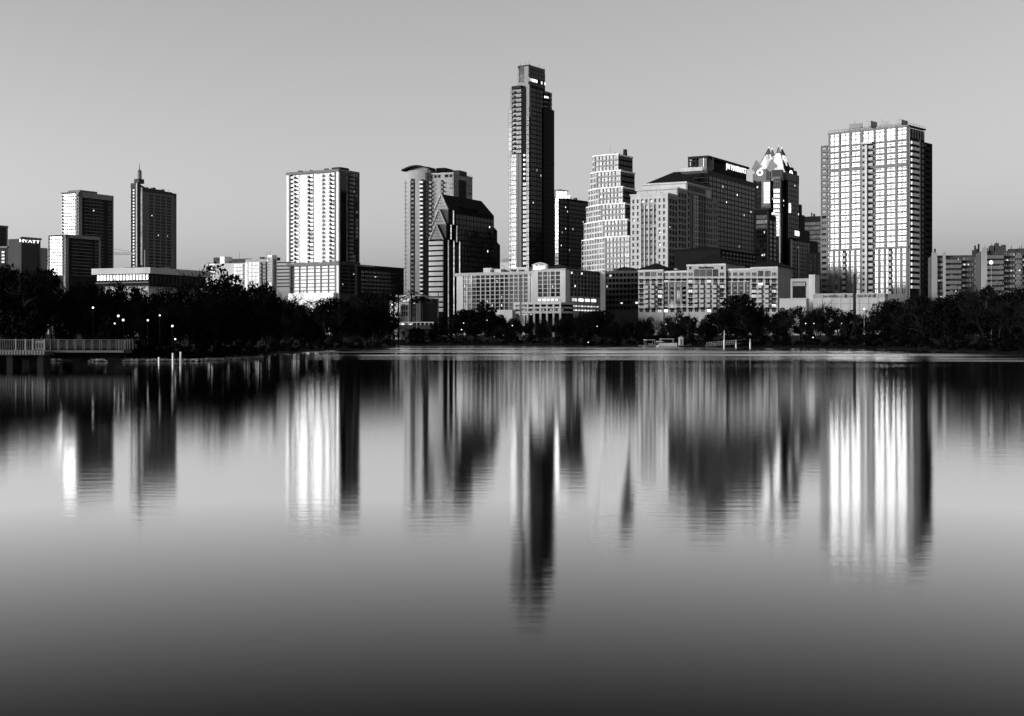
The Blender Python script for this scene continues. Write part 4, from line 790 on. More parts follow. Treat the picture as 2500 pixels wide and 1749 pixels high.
# right face: balcony stacks, then rear wing
rows = [(r.z(2230, py(252+47.9*k+36)), r.z(2230, py(252+47.9*k))) for k in range(26)]
r.wins([(.6, r.s(pz(948)))], rows, 'black_glass', 'white_panel', o=.1, style='balcony', name='balcony')
m = MB(); s_ = r.s(pz(948)); r.box(m, s_-.25, s_+.25, BASE, r.z(2237, py(243)), 1.2, 1.75); r.box(m, 0, .6, BASE, zt, -.5, .6); b.part('balcony_post', m, 'stone')
r.wins(r.cols((2240,2247),(2248.5,2255.5)), rows, 'black_glass', 'black_metal', nx=2, o=.15); r.wins(r.even(2218, 2256, 6, .8), [(r.z(2230, 338), r.z(2230, 316))], 'dark_glass', 'dark_metal', nz=2, o=.15)
m = MB(); r.box(m, -.3, L+.3, zt, zt+.6, -1, .6); b.part('parapet', m, 'dark_concrete')
rw_ = Face(b, 0, L, pi/2); L2 = r.s(2274.5); zr = r.z(2265, 350.5); b.vol('wing_core', 'dark_metal', -12, -1.5, L, L2, BASE, zr-.8); m = MB()
rows = [(r.z(2265, py(290+47.6*k+34)), r.z(2265, py(290+47.6*k))) for k in range(25)]
[r.box(m, s_-.25, s_+.25, BASE, zr, -1.5, .3) for s_ in (L+.3, r.s(2269), L2-.2)]; r.box(m, L, L2, zr-.4, zr+.1, -1.5, .3)
for z0, z1 in rows: r.box(m, L, L2, z0-.45, z0, -1.5, .3); r.box(m, L, L2, z0, z0+1.0, .12, .2)
b.part('balcony_frame', m, 'dark_metal'); r.wins([(L+.3, L2-.3)], rows, 'blind_glass', 'dark_metal', nx=3, o=-1.45)
fw2 = Face(b, 0, L); 
for p0, p1, y0, y1, d0, d1 in ((2065,2127,311,318,4,12),(2073,2105,300,311,5,11),(2106,2126,295,311,5,11),(2139,2201,304,313,4,12),(2147,2168,295,304,5,11),(2167,2201,292,304,5,11)):
    g = Face(b, 0, d0); b.vol('penthouse', 'concrete' if y0 > 296 else 'stone', g.s(p0), g.s(p1), d0, d1, zt-.5, g.z(p1, y0))
m = MB(); g = Face(b, 0, 8); [m.tube((g.s(p), 8, zt+3), (g.s(p), 8, g.z(p, y)), .12, .06) for p, y in ((2087,294),(2118,292),(2125,293),(2154,291),(2196,288),(2202,291))]; b.part('roof_masts', m, 'dark_metal')

b.clutter(W+3, -3, 4, L-4, zt, 5, 13, h=1.6, masts=4); b.rail([(W,-.3),(-.0,-.3),(.3,L)], zt+.5)
# V  louvred block and the long pale podium wall
b = Bld('office_block', 'low grey block with louvres and a taller concrete shaft, below the banded office', 'office block', 1991, 575, 24)
f = b.F; zt = f.z(1975, 680); b.vol('wall', 'stone', f.s(1930), f.s(1976), 0, 12, BASE, zt); b.vol('shaft', 'pale_stone', f.s(1976), 0, -1, 8, BASE, f.z(1983, 671))
rw = [(f.z(1950, 699), f.z(1950, 690))]; m = MB(); [f.box(m, s0, s1, rw[0][0], rw[0][1], .1, .5) for s0, s1 in f.even(1936, 1966, 14, .5)]; b.part('louvres', m, 'pale_stone')
m = MB(); f.box(m, f.s(1935), f.s(1967), f.z(1950, 728), f.z(1950, 688), 0, .08); b.part('dark_opening', m, 'black_metal'); f.wins(f.even(1936, 1966, 4, .9), f.rows(1950, 703, 9, 3, 6), 'black_glass', 'dark_metal', o=.12)
b = Bld('podium_wall', 'long pale podium wall beneath the gridded glass tower', 'wall', 2160, 545, 18)
f = b.F; W = f.s(1985); z1, z2 = f.z(2070, 727), f.z(2070, 719); b.vol('wall', 'pale_stone', W, 0, 0, 25, BASE, z1); m = MB(); f.box(m, W, 0, z1, z2, -20, .25); b.part('parapet', m, 'stone')
[MB().box(x, x+.12, -.05, .02, BASE, z1-.1).build('wall_joint', 'grey_metal', b.root) for x in np.arange(W+3.5, -1, 3.5)]; [MB().box(W, 0, -.05, .02, z, z+.1).build('wall_joint', 'grey_metal', b.root) for z in (z1-2.4, z1-5)]
m = MB(); [f.box(m, s-.1, s+.1, z1+.15, z1+.15+q, .25, .32) for s in np.linspace(W+4, -4, 46) for q in [RND.uniform(.3, 1.1)] if RND.random() < .7]; [f.box(m, f.s(p)-.15, f.s(p)+.15, z1, z2, .25, .45) for p in (2064, 2135)]; b.part('parapet_posts', m, 'dark_metal')['kind'] = 'stuff'
m = MB(); f.box(m, W-.2, .2, z2, z2+.35, -21, .4); b.part('coping', m, 'pale_stone')
b = Bld('podium_wall', 'short pale garden wall right of the hat-roofed hotel', 'wall', 1968, 560, 18)
f = b.F; b.vol('wall', 'pale_stone', f.s(1903), 0, 0, 10, BASE, f.z(1935, 730)); b.vol('coping', 'pale_stone', f.s(1903)-.3, .3, -.3, 10.3, f.z(1935, 730), f.z(1935, 728.8))

# W  long hotel with three hipped hats
b = Bld('hotel', 'long pale hotel front with three dark hipped roofs and awninged windows', 'hotel', 1899, 600, 30)
f, r = b.F, b.R; L = r.s(1937)
S7 = lambda z: 1540+z/5.467
segs = [(1558.5,1619.5,659.5,-.6,0),(1619.5,1677,662.5,0,1),(1677,1772,645.5,-1.2,2),(1772,1832.5,657,0,3),(1832.5,1899,652.5,-.6,4)]
cen = [[140,222,303,388],[470,552,635,715],[797,880,960,1045,1130,1215],[1308,1392,1475,1562],[1645,1732,1825,1910]]
roofs = {0:(643,15), 2:(622,20), 4:(637,20)}
rowy = [677, 682.5, 695, 706.5, 718, 730, 741.5, 754]
m = MB(); m2 = MB()
for p0, p1, yt, o, i in segs:
    g = Face(b, 0, o); s0, s1 = g.s(p0), g.s(p1); zt = g.z((p0+p1)/2, yt)
    m.box(s0, s1, o, L-2 if i == 4 else 22, BASE, zt); g.box(m2, s0-.1, s1+.1, zt-.7, zt+.15, -.6, .35)
    if i in roofs:
        rm = MB(); d = min(s1-s0, 26); zr = Face(b, 0, o+d/2).z((p0+p1)/2+8, roofs[i][0]); rm.hip(s0, s1, o, L if i == 4 else o+d, zt+.15, zr, ov=.9); b.part('hip_roof', rm, 'roof_dark')
    for j, c in enumerate(cen[i]):
        px = S7(c); s_ = g.s(px)
        edge = i in (0,2,4) and j in (0, len(cen[i])-1)
        # top storey
        za = g.z(px, 664.5 if i != 2 else 669); hh = 2.0
        if i == 2 and not edge: g.win(s_-1.15, s_+1.15, g.z(px, 675), g.z(px, 658), 'hotel_glass', 'dark_concrete', 2, 2, .06)
        elif i in (0,4) and not edge: g.win(s_-1.1, s_+1.1, g.z(px, 675), g.z(px, 661.5 if i == 4 else 664.5), 'hotel_glass', 'dark_concrete', 2, 2, .06)
        else: g.win(s_-.85, s_+.85, g.z(px, 674), g.z(px, 665.5), 'hotel_glass', 'stone', 2, 1, .06)
        for k, y in enumerate(rowy[1:]):
            z1 = g.z(px, y-2.2+(.012*(1700-px) if i < 2 else 0)); z0 = z1-1.75
            lit = RND.random()
            pane = 'lit_room' if lit < .022 else ('dim_room' if lit < .16 else ('black_glass' if RND.random() < .6 else 'hotel_glass'))
            if k == 0 or edge or k == 6: g.win(s_-.8, s_+.8, z0, z1, pane, 'grey_metal', 1, 1, .06, 'awning')
            elif i in (1,3): g.win(s_-.75, s_+.75, z0-.9, z1+.9, 'hotel_glass' if pane == 'black_glass' else pane, 'stone', 2, 2, .06)
            else:  g.win(s_-1.0, s_+1.0, z0-.1, z1+.3, 'hotel_glass' if RND.random() < .7 else pane, 'stone', 1, 1, .03, 'balcony', name='balcony')
        if i in (1,3):
            m3 = MB(); g.box(m3, s_-1.35, s_-1.1, g.z(px, 742), g.z(px, 689), .02, .09); g.box(m3, s_-.95, s_-.85, g.z(px, 742), g.z(px, 689), .1, .3); b.part('vertical_slot', m3, 'dark_concrete')
    if i in (1,3): m3 = MB(); g.box(m3, s0+.2, s1-.2, g.z((p0+p1)/2, 688.5), g.z((p0+p1)/2, 687.3), 0, .35); b.part('string_course', m3, 'pale_stone')
    m3 = MB(); g.box(m3, s0, s1, g.z((p0+p1)/2, 749.5), g.z((p0+p1)/2, 748), 0, .3); b.part('string_course', m3, 'pale_stone')
b.part('wall', m, 'stone'); b.part('cornice', m2, 'pale_stone')
g = Face(b, 0, -1.2)
for px in (S7(795), S7(1217)):
    m = MB(); m.T = g.T(); s_ = g.s(px); z_ = g.z(px, 654.5); q = [(s_+.55*cos(2*pi*k/10), -.1, z_+.75*sin(2*pi*k/10)) for k in range(10)]; m.add(q+[(x,.1,z) for x,y,z in q], [tuple(range(10))]+[(i,10+i,10+(i+1)%10,(i+1)%10) for i in range(10)]); m.T = None; b.part('oval_window', m, 'black_glass')
lm = text_mesh('Four Seasons', .95, 'black_metal', sx=1.0, bold=.02); xs_ = [v.co.x for v in lm.vertices]; wd = max(xs_)-min(xs_); c0, c1 = g.s(1707), g.s(1741)
for v in lm.vertices: v.co.x *= (c1-c0)/wd
x, y = g.pt((c0+c1)/2, .25); link('sign_lettering', lm, b.root, (x, y, g.z(1724, 656)))
m = MB(); r.box(m, 0, L-2, r.z(1915, 671), r.z(1915, 669.5), 0, .25); b.part('side_band', m, 'concrete')
m = MB(); f3_ = Face(b, 0, 4); [m.box(f3_.s(p0), f3_.s(p1), 4, 6, f3_.z(p0, 660), f3_.z(p0, 656)) for p0, p1 in ((1785,1790),(1792,1797),(1826,1830),(1645,1652))]; b.part('roof_plant', m, 'pale_stone')

# X  modern hotel with concrete window grid and curved sign
b = Bld('hotel', 'concrete-gridded hotel with rounded window cells and a curved rooftop sign', 'hotel', 1380.5, 650, 32)
f, r = b.F, b.R; Z6x = lambda z: 1100+z/5.74; Z6y = lambda z: 620+z/5.74
fl = Face(b, 0, 2.5); zt = f.z(1340, 658.5); zl = fl.z(1200, 668); xm = f.s(1299.5); Wl = fl.s(1116); L1 = r.s(1393); L2 = r.s(1466)
b.vol('wall', 'pale_stone', xm, -.4, .4, L1, BASE, zt); b.vol('wing_wall', 'stone', Wl, xm, 2.9, 18, BASE, zl); b.vol('side_wall', 'stone', -16, -.45, L1, L2, BASE, r.z(1430, 662.5))
m = MB(); fl.box(m, Wl-.8, xm, zl-.9, zl+.5, -1, .9); f.box(m, xm, .2, zt-.5, zt+.3, -1, .3); r.box(m, L1, L2+.3, r.z(1430, 662.5), r.z(1430, 661), -1, .5); b.part('cornice', m, 'stone')
cz = [(z-27, z+27) for z in (207,272,335,393,460,526,593,660,725,792,859,925,992,1060)]
rz_ = [(fl.z(1200, Z6y(t+23)), fl.z(1200, Z6y(t-25))) for t in (318,378,435,492,549,605,661,717,770)]
cc = fl.cols(*[(Z6x(a), Z6x(c)) for a, c in cz]); m = MB(); fl.grid(m, Wl, xm, BASE, zl-.9, cc+fl.cols((Z6x(1120), Z6x(1150))), rz_, .42); b.part('concrete_grid', m, 'pale_stone')
for k, q in enumerate(cc): fl.wins([q], rz_, ('blind_glass' if k < 2 else 'clear_glass') if k < 3 else 'deep_glass', 'dark_concrete', o=.02, style='arched', lit=.05)
fl.wins(fl.cols((Z6x(1120), Z6x(1150))), rz_[:7], 'black_glass', 'dark_concrete', o=.02)
cc = f.cols(*[(Z6x(a), Z6x(c)) for a, c in ((1226,1284),(1298,1356),(1368,1390),(1404,1462),(1476,1534))]); rz_ = [(f.z(1340, Z6y(t+27)), f.z(1340, Z6y(t-25))) for t in (275,336,395,455,514,573)]
m = MB(); f.grid(m, xm, 0, BASE, zt-.5, cc, rz_, .42, o0=-.4); b.part('concrete_grid', m, 'pale_stone'); f.wins(cc, rz_, 'deep_glass', 'dark_concrete', o=-.36, style='arched', lit=.12)
cc = r.even(Z6x(1682), Z6x(2098), 9, .84); rz_ = [(r.z(1430, Z6y(t+27)), r.z(1430, Z6y(t-26))) for t in (275,336,395,455,516,575)]; m = MB(); r.grid(m, L1, L2, BASE, r.z(1430, 662.5)-.3, cc, rz_, .4, o0=-.45); b.part('concrete_grid', m, 'concrete'); r.wins(cc, rz_, 'black_glass', 'dark_concrete', o=-.4, lit=.14)
r.wins(r.even(1393.5, 1456, 4, .7), [(r.z(1430, 737), r.z(1430, 730))], 'sign_light', 'grey_metal', o=.25, style='arched', name='lit_arch'); r.wins(r.even(1394, 1462, 9, .6), [(r.z(1430, 750), r.z(1430, 747)), (r.z(1430, 760), r.z(1430, 757))], 'lit_room', 'grey_metal', o=.1, name='lit_opening')
f.wins(f.even(1313, 1365, 5, .7), [(f.z(1340, 735), f.z(1340, 730))], 'sign_light', 'grey_metal', o=.25, name='lit_arch')
# curved sign parapet + hip roof
g = Face(b, 0, -.2); s0, s1 = g.s(1299.5), g.s(1337); zb_ = zt+.3; za_ = g.z(1318, 642.5); zs_ = g.z(1318, 648); N = 10
pr_ = [(s0+(s1-s0)*i/N, zs_+(za_-zs_)*sin(pi*i/N)) for i in range(N+1)]; m = MB(); m.T = g.T()
pts = [(s, 0, z) for s, z in pr_]+[(s, 0, zb_) for s, z in pr_]; pts += [(x, 1.2, z) for x, y, z in pts]; n1 = N+1
m.add(pts, [(n1+i, n1+i+1, i+1, i) for i in range(N)]+[(i, i+1, 2*n1+i+1, 2*n1+i) for i in range(N)]+[(0,2*n1,3*n1,n1),(N,n1+N,3*n1+N,2*n1+N)]+[(2*n1+i,2*n1+i+1,3*n1+i+1,3*n1+i) for i in range(N)]); m.T = None; sp = b.part('sign_parapet', m, 'concrete')
m = MB(); m.T = g.T(); [m.tube((pr_[i][0],-.1,pr_[i][1]), (pr_[i+1][0],-.1,pr_[i+1][1]), .3, .3, 5) for i in range(N)]; m.T = None; b.part('parapet_edge', m, 'pale_stone')
lm = text_mesh('Radisson', 2.2, 'sign_light', font_shear=.25, bold=.03); xs_ = [v.co.x for v in lm.vertices]; wd = max(xs_)-min(xs_); mid = (max(xs_)+min(xs_))/2; c0, c1 = g.s(1303), g.s(1332)
for v in lm.vertices: v.co.x = (v.co.x-mid)*(c1-c0)/wd; v.co.z += v.co.x*.04
x, y = g.pt((c0+c1)/2, .25); link('sign_lettering', lm, sp, (x, y, g.z(1318, 657.5)))
m = MB(); m.T = g.T(); m.tube((c0+1,-.3,g.z(1318,659)), (c1-2,-.3,g.z(1318,658)), .22, .12, 4); m.T = None; m.build('sign_underline', 'sign_light', sp)
b.part('hip_roof', MB().hip(g.s(1326), -.5, .2, L1+4, zt+.3, g.z(1340, 646)), 'dark_metal')
m = MB(); h = Face(b, 0, 5)
for p0, p1, y in ((1180,1200,655),(1200,1223,658),(1261,1291,653)): m.box(h.s(p0), h.s(p1), 5, 11, zl, h.z(p0, y))
b.part('penthouse', m, 'pale_stone')

b.clutter(Wl+2, xm-3, 4, 14, zl+.4, 7, 9, h=1.6, masts=4); b.clutter(-14, -2, L1+2, L2-2, r.z(1430, 661.5), 4, 10, h=1.4); b.rail([(xm,-.1),(-.1,-.1)], zt+.3)
# parking decks before it
b = Bld('parking_deck', 'open pale parking decks with lit interiors, at the foot of the curved-sign hotel', 'parking deck', 1370, 610, 26)
f = b.F; W = f.s(1253); m = MB()
for y0, y1 in ((738.5,743.5),(749.5,753.5),(760,765.5)): f.box(m, W, 0, f.z(1320, y1), f.z(1320, y0), -14, 0)
b.part('deck_level', m, 'pale_stone'); m = MB(); [f.box(m, s-.4, s+.4, BASE, f.z(1320, 739), -.8, -.1) for s in np.linspace(W+.6, -.6, 8)]; b.part('column', m, 'pale_stone')
b.vol('back_wall', 'dark_metal', W, 0, 12, 13, BASE, f.z(1320, 741)); f.wins(f.even(1258, 1368, 12, .4), [(f.z(1320, 758), f.z(1320, 756))], 'lit_room', 'grey_metal', o=-4, name='lit_opening'); f.wins(f.even(1258, 1300, 6, .5), [(f.z(1320, 769), f.z(1320, 767))], 'sign_light', 'grey_metal', o=-3, name='lit_opening')
b.vol('ramp_wall', 'pale_stone', f.s(1208), W, -1, 8, BASE, f.z(1230, 757))

# Y  black garage
b = Bld('parking_garage', 'grey garage with black openings, between the two long hotels', 'parking garage', 1560, 690, 26)
f = b.F; W = f.s(1476); zt = f.z(1500, 662); b.vol('core', 'black_metal', W, 0, .5, 20, BASE, zt-.5); m = MB(); cc = f.even(1477, 1559, 9, .82); rw = f.rows(1500, 668, 13.4, 7, 8.6); f.grid(m, W, 0, BASE, zt, cc, rw, .7); b.part('frame', m, 'dark_concrete'); f.wins(cc, rw, 'black_glass', 'black_metal', o=.05, lit=.05, name='opening')
m = MB(); q = [(f.s(1503)+(f.s(1545)-f.s(1503))*i/10, zt+1.9*sin(pi*i/10)**.6) for i in range(11)]; m.add([(x,.2,z) for x,z in q]+[(x,8,z) for x,z in q], [(i,i+1,12+i,11+i) for i in range(10)]+[tuple(range(10,-1,-1))]); b.part('arched_roof', m, 'black_metal')
b.clutter(W+3, -4, 3, 15, zt, 5, 12, h=1.4)
b = Bld('stair_tower', 'slim white open stair tower between hotel wing and garage', 'tower', 1476, 668, 20)
f = b.F; m = MB(); zt = f.z(1470, 664); [f.box(m, f.s(p)-.35, f.s(p)+.35, BASE, zt, -1, 0) for p in (1467.5, 1471.5, 1475)]; b.part('post', m, 'white_panel'); m = MB(); [f.box(m, f.s(1466.5), f.s(1476), f.z(1470, y)-.3, f.z(1470, y), -1.6, -.1) for y in (668, 682, 696, 710, 724, 736)]; b.part('landing', m, 'white_panel'); b.vol('back_wall', 'dark_metal', f.s(1467), f.s(1476), 1.6, 3, BASE, zt-2)

# Z  balcony slabs at the right edge
for lab, pc, pl, yt, D, th in (('grey balcony apartment block with blank end wall, right of the gridded glass tower', 2396, 2275, 622, 470, 12), ('taller balcony apartment block cut by the right edge, cluttered roof', 2640, 2396, 611, 440, 12)):
    b = Bld('apartment_block', lab, 'apartment block', pc, D, th, 'riverside balcony apartment blocks'); f = b.F; W = f.s(pl); zt = f.z(pl+40, yt+2)
    b.vol('wall', 'dark_concrete', W, 0, 0, 16, BASE, zt); m = MB(); pil = ((2275,2288),(2302,2308.5)) if pl == 2275 else ((2396,2409),(2520,2530)); [f.box(m, f.s(a), f.s(c), BASE, zt+1, -.5, .9) for a, c in pil]; b.part('pier', m, 'stone')
    rw = f.rows(pl+40, yt+8, 12.9, 10, 6.2); m = MB(); bal = ((2308.5,2346),(2379,2396)) if pl == 2275 else ((2409,2449),(2479,2494),(2530,2560))
    for z0, z1 in rw: [f.box(m, f.s(a), f.s(c), z0-.9, z0+.15, 0, 1.5) for a, c in bal]
    b.part('balcony_slabs', m, 'grey_metal')
    ws = ((2289,2301),(2349,2357),(2359,2366),(2380,2394)) if pl == 2275 else ((2452,2462),(2465,2470),(2472,2477),(2481,2492),(2496,2506))
    f.wins(f.cols(*ws), rw, 'blind_glass', 'stone', nx=2, o=.1, lit=.16, altp=.3, alt='dark_glass'); bw2 = [f.even(a, c, max(2, int((c-a)/9)), .7) for a, c in bal[:1]]
    for q in bw2: f.wins(q, rw, 'dark_glass', 'grey_metal', nx=2, o=.06, lit=.08, altp=.25, alt='blind_glass')
    if pl == 2275:
        f.wins(f.cols((2367.5,2370.5),(2373,2376)), rw, 'dark_glass', 'stone', o=.1, altp=.4, alt='blind_glass')
        m = MB(); [m.box(f.s(p), f.s(p)+.5, 5, 6, zt, zt+q) for p, q in ((2282,1.5),(2284,2.6),(2378,2),(2383,3.5),(2388,2.4),(2392,4))]; b.part('roof_plant', m, 'dark_metal')
    else:
        m = MB(); g = Face(b, 0, 6)
        for p0, p1, y in ((2400,2412,606),(2417,2426,600),(2430,2439,594),(2439,2449,601),(2449,2456,598),(2464,2480,608),(2484,2510,607)): m.box(g.s(p0), g.s(p1), 6, 10, zt, g.z(p0, y))
        [m.tube((g.s(p), 7, zt), (g.s(p), 7, g.z(p, y)), .1, .08) for p, y in ((2405,600),(2422,594),(2434,589),(2446,596),(2470,600),(2490,601),(2495,598))]; b.part('roof_plant', m, 'dark_concrete')

# white lakeside pavilion, in terraces, left of the gabled tower
b = Bld('restaurant', 'white terraced lakeside building with globe lamps, beside the wooded point', 'restaurant', 1016, 585, 16)
f, r = b.F, b.R; z1 = f.z(990, 724); b.vol('upper_wall', 'pale_stone', f.s(944), 0, 5, 16, BASE, z1); b.vol('terrace_roof', 'white_panel', f.s(942), .4, 3.8, 16.4, z1, z1+.7)
z2 = f.z(980, 737); b.vol('lower_wall', 'pale_stone', f.s(948), f.s(996), 1, 5, BASE, z2); b.vol('terrace_edge', 'white_panel', f.s(946), f.s(998), .4, 5, z2, z2+.7); b.vol('white_pier', 'white_panel', f.s(966), f.s(978), -.6, 1, BASE, f.z(970, 742))
b.vol('dark_wing', 'dark_metal', f.s(1016), f.s(1044), 6, 14, BASE, f.z(1030, 728))
fl = Face(b, 0, 1); fl.wins(fl.even(979, 996, 3, .7), [(fl.z(985, 757), fl.z(985, 746)), (fl.z(985, 772), fl.z(985, 761))], 'black_glass', 'stone', o=.05); fl.wins(fl.cols((950,955),(958,964)), [(fl.z(957, 772), fl.z(957, 755))], 'lit_room', 'dark_metal', o=.05)
fu = Face(b, 0, 5); fu.wins(fu.even(950, 1010, 7, .7), [(fu.z(980, 734), fu.z(980, 729))], 'lit_room', 'grey_metal', o=.05); fu.wins(fu.even(998, 1014, 3, .8), fu.rows(1005, 740, 12, 3, 9), 'black_glass', 'stone', nx=2, o=.05)
for px, y in ((957,744),(963,734.5),(976,745),(987,734.5),(998,734)):
    m = MB(); g = Face(b, 0, .5); m.cyl(g.s(px), .5, g.z(px, y)-.4, g.z(px, y), .45, .7, 8); m.cyl(g.s(px), .5, g.z(px, y), g.z(px, y)+.4, .7, .35, 8); b.part('globe_lamp', m, 'sign_light')

# ------------------------------------------------------------------ road bridge at the inlet
t = thing('road_bridge', 'low road bridge with a pale lit railing beside the wooded point', 'bridge', (X(990, 560), 560, 0)); bx = X(990, 560)
zd = Z(794, 560); xa, xb = X(880, 560)-bx, X(1060, 560)-bx
MB().box(xa, xb, -4, 8, zd-1.6, zd).build('deck', 'dark_concrete', t); m = MB()
m.box(xa, xb, -4.1, -3.9, zd+.9, zd+1.15); [m.box(x-.12, x+.12, -4.1, -3.9, zd, zd+.9) for x in np.arange(xa, xb, 1.6)]; m.build('railing', 'white_panel', t)['kind'] = 'stuff'
m = MB(); [m.box(x-.8, x+.8, -2, 6, -1, zd-1.6) for x in np.linspace(xa+3, xb-3, 4)]; m.build('pier', 'dark_concrete', t)
m = MB(); [m.box(x-.5, x+.5, -4.3, -4.12, zd+.1, zd+.5) for x in (xa+9, xa+13, xa+17, xb-9)]; m.build('railing_light', 'sign_light', t)
# ------------------------------------------------------------------ boardwalk at the left, boats and docks
D0 = 145.0
t = thing('boardwalk', 'dark boardwalk on piers with a thin cable railing, at the left edge over the water', 'boardwalk', (0, D0, 0)); xe = X(301, D0); xs0 = X(-260, D0); zd = Z(853, D0); zr = Z(829.5, D0)
MB().box(xs0, xe, 1e-1, 3.3, zd-.38, zd-.12).build('deck', 'dark_concrete', t)
npl = 0; pm = MB().box(-.07, .07, -.02, 3.4, -.05, .0).mesh('plank', 'bark')
for x in np.arange(X(-8, D0), xe, .155)[:300]: link('plank', pm, t, (x, 0, zd-.06)); npl += 1
MB().box(xs0, X(-9, D0), -.02, 3.4, zd-.11, zd-.06).build('decking', 'wood', t)
MB().box(xs0, xe, 0, .1, zd-.34, zd-.12).build('edge_beam', 'concrete', t)
MB().box(xs0, xe-.6, .6, 1.1, zd-.95, zd-.385).box(xs0, xe-.6, 2.4, 2.9, zd-.95, zd-.385).build('girder', 'black_metal', t)
for px in (60, 184, 270):
    x = X(px, D0); MB().box(x-.38, x+.38, .3, 3.0, -2, zd-.96).build('pier', 'dark_metal', t); MB().box(x-.6, x+.6, .1, 3.2, zd-1.15, zd-.962).build('pier_cap', 'dark_metal', t)
pm = MB().box(-.035, .035, -.03, .03, 0, zr-zd+.06).mesh('post', 'grey_metal')
for y in (.12, 3.2):
    for px in np.arange(122 if y < 1 else 112, 300, 20.8): link('post', pm, t, (X(px, D0)+(.2 if y > 1 else 0), y, zd-.06))
    MB().box(X(108, D0), xe, y-.04, y+.04, zr-.04, zr).build('handrail', 'grey_metal', t)
    m = MB(); [m.box(X(108, D0), xe, y-.008, y+.008, z-.008, z+.008) for z in np.linspace(zd+.12, zr-.16, 7)]; m.build('cable', 'grey_metal', t)['kind'] = 'stuff'
for px in (290, 295, 300): link('post', pm, t, (X(px, D0), .12, zd-.06))
for y in np.arange(.9, 3.2, .8): link('post', pm, t, (xe-.03, y, zd-.06))
t2 = thing('viewing_platform', 'wider platform with close-set balusters and a pale screen, left end of the boardwalk', 'platform', (0, D0-3.2, 0)); xa, xb = X(-260, D0-3.2), X(108, D0-3.2); z2 = Z(856, D0-3.2); zt2 = Z(829.5, D0-3.2)
MB().box(xa, xb, .0, 3.05, z2-.5, z2-.15).build('deck', 'dark_concrete', t2); MB().box(xa, xb, -.05, 3.05, z2-.148, z2).build('decking', 'wood', t2)
pm = MB().box(-.02, .02, -.02, .02, 0, zt2-z2).mesh('baluster', 'grey_metal')
for k, px in enumerate(np.arange(-60, 77, 4.4)): link('baluster', pm, t2, (X(px, D0-3.2), .03, z2))
for px in (38, 62, 80, 108): MB().box(-.06, .06, -.05, .05, 0, zt2-z2+.06).build('post', 'stone', t2, (X(px, D0-3.2), .03, z2))
MB().box(xa, xb, -.03, .07, zt2-.05, zt2).build('handrail', 'concrete', t2)
m = MB(); xs1, xs2 = X(80, D0-3.2), X(107, D0-3.2); m.box(xs1, xs2, .045, .075, z2+.1, zt2-.1); m.build('screen', 'concrete', t2)
m = MB(); [m.box(x-.05, x+.05, .02, .044, z, z+.05) for x in np.linspace(xs1+.15, xs2-.15, 4) for z in np.linspace(z2+.2, zt2-.4, 9)]; m.build('screen_slots', 'dark_metal', t2)['kind'] = 'stuff'
m = MB(); [m.box(X(px, D0-3.2)-.09, X(px, D0-3.2)+.09, -.2, -.06, z2-.42, z2+.02) for px in np.arange(-40, 108, 7)]; m.build('fender_block', 'concrete', t2)
for px in (20, 95): x = X(px, D0-3.2); MB().box(x-.3, x+.3, .4, 2.6, -2, z2-.502).build('pier', 'dark_metal', t2)
for px, D, h in ((388, 172, .55), (422, 171, 1.05), (441, 171.5, 1.2)):
    tag(MB().cyl(X(px, D), D, -1, h, .13, .11, 8).cyl(X(px, D), D, h, h+.1, .16, .05, 8).build('marker_post', 'white_panel'), {388: 'shortest white marker post standing in the shallows', 422: 'middle white marker post in the shallows beneath the dark wood', 441: 'rightmost and tallest white marker post in the shallows'}[px], 'post', 'marker posts in the shallows')
for px, yy, L_, lab in ((298, 903, 1.3, 'dark driftwood log floating right of the boardwalk pier'), (310, 905, .8, 'short dark driftwood stump floating beyond the boardwalk end')):
    D = 3*F/(yy-HY); tag(MB().tube((X(px,D)-L_/2,D,.02), (X(px,D)+L_/2,D+.2,.05), .2, .14, 7).build('driftwood', 'bark'), lab, 'log')
rs = np.random.RandomState(5); wv = []; wf = []
for k in range(9000):                                  # water weed along the left shallows
    px = rs.uniform(80, 640); D = (180.5 if px < 480 else 180.5+(px-480)*.16)-abs(rs.normal(0, 1.4))*(1 if px > 190 else .5)
    if 150 < px < 190 or 268 < px < 288: continue
    x, a, s_ = X(px, D), rs.uniform(0, 6.28), rs.uniform(.1, .3); z = rs.uniform(.02, .14); b0 = len(wv)
    wv += [(x+s_*cos(a), D+s_*sin(a), z), (x-s_*sin(a), D+s_*cos(a), z+rs.uniform(0,.25)), (x-s_*cos(a), D-s_*sin(a), z)]; wf.append((b0,b0+1,b0+2))
me = bpy.data.meshes.new('water_weed'); me.from_pydata(wv, [], wf); me.materials.append(MATS['weed']); o = link('water_weed', me); o['kind'] = 'stuff'; o['label'] = 'pale strip of water weed along the left shallows'; o['category'] = 'water weed'

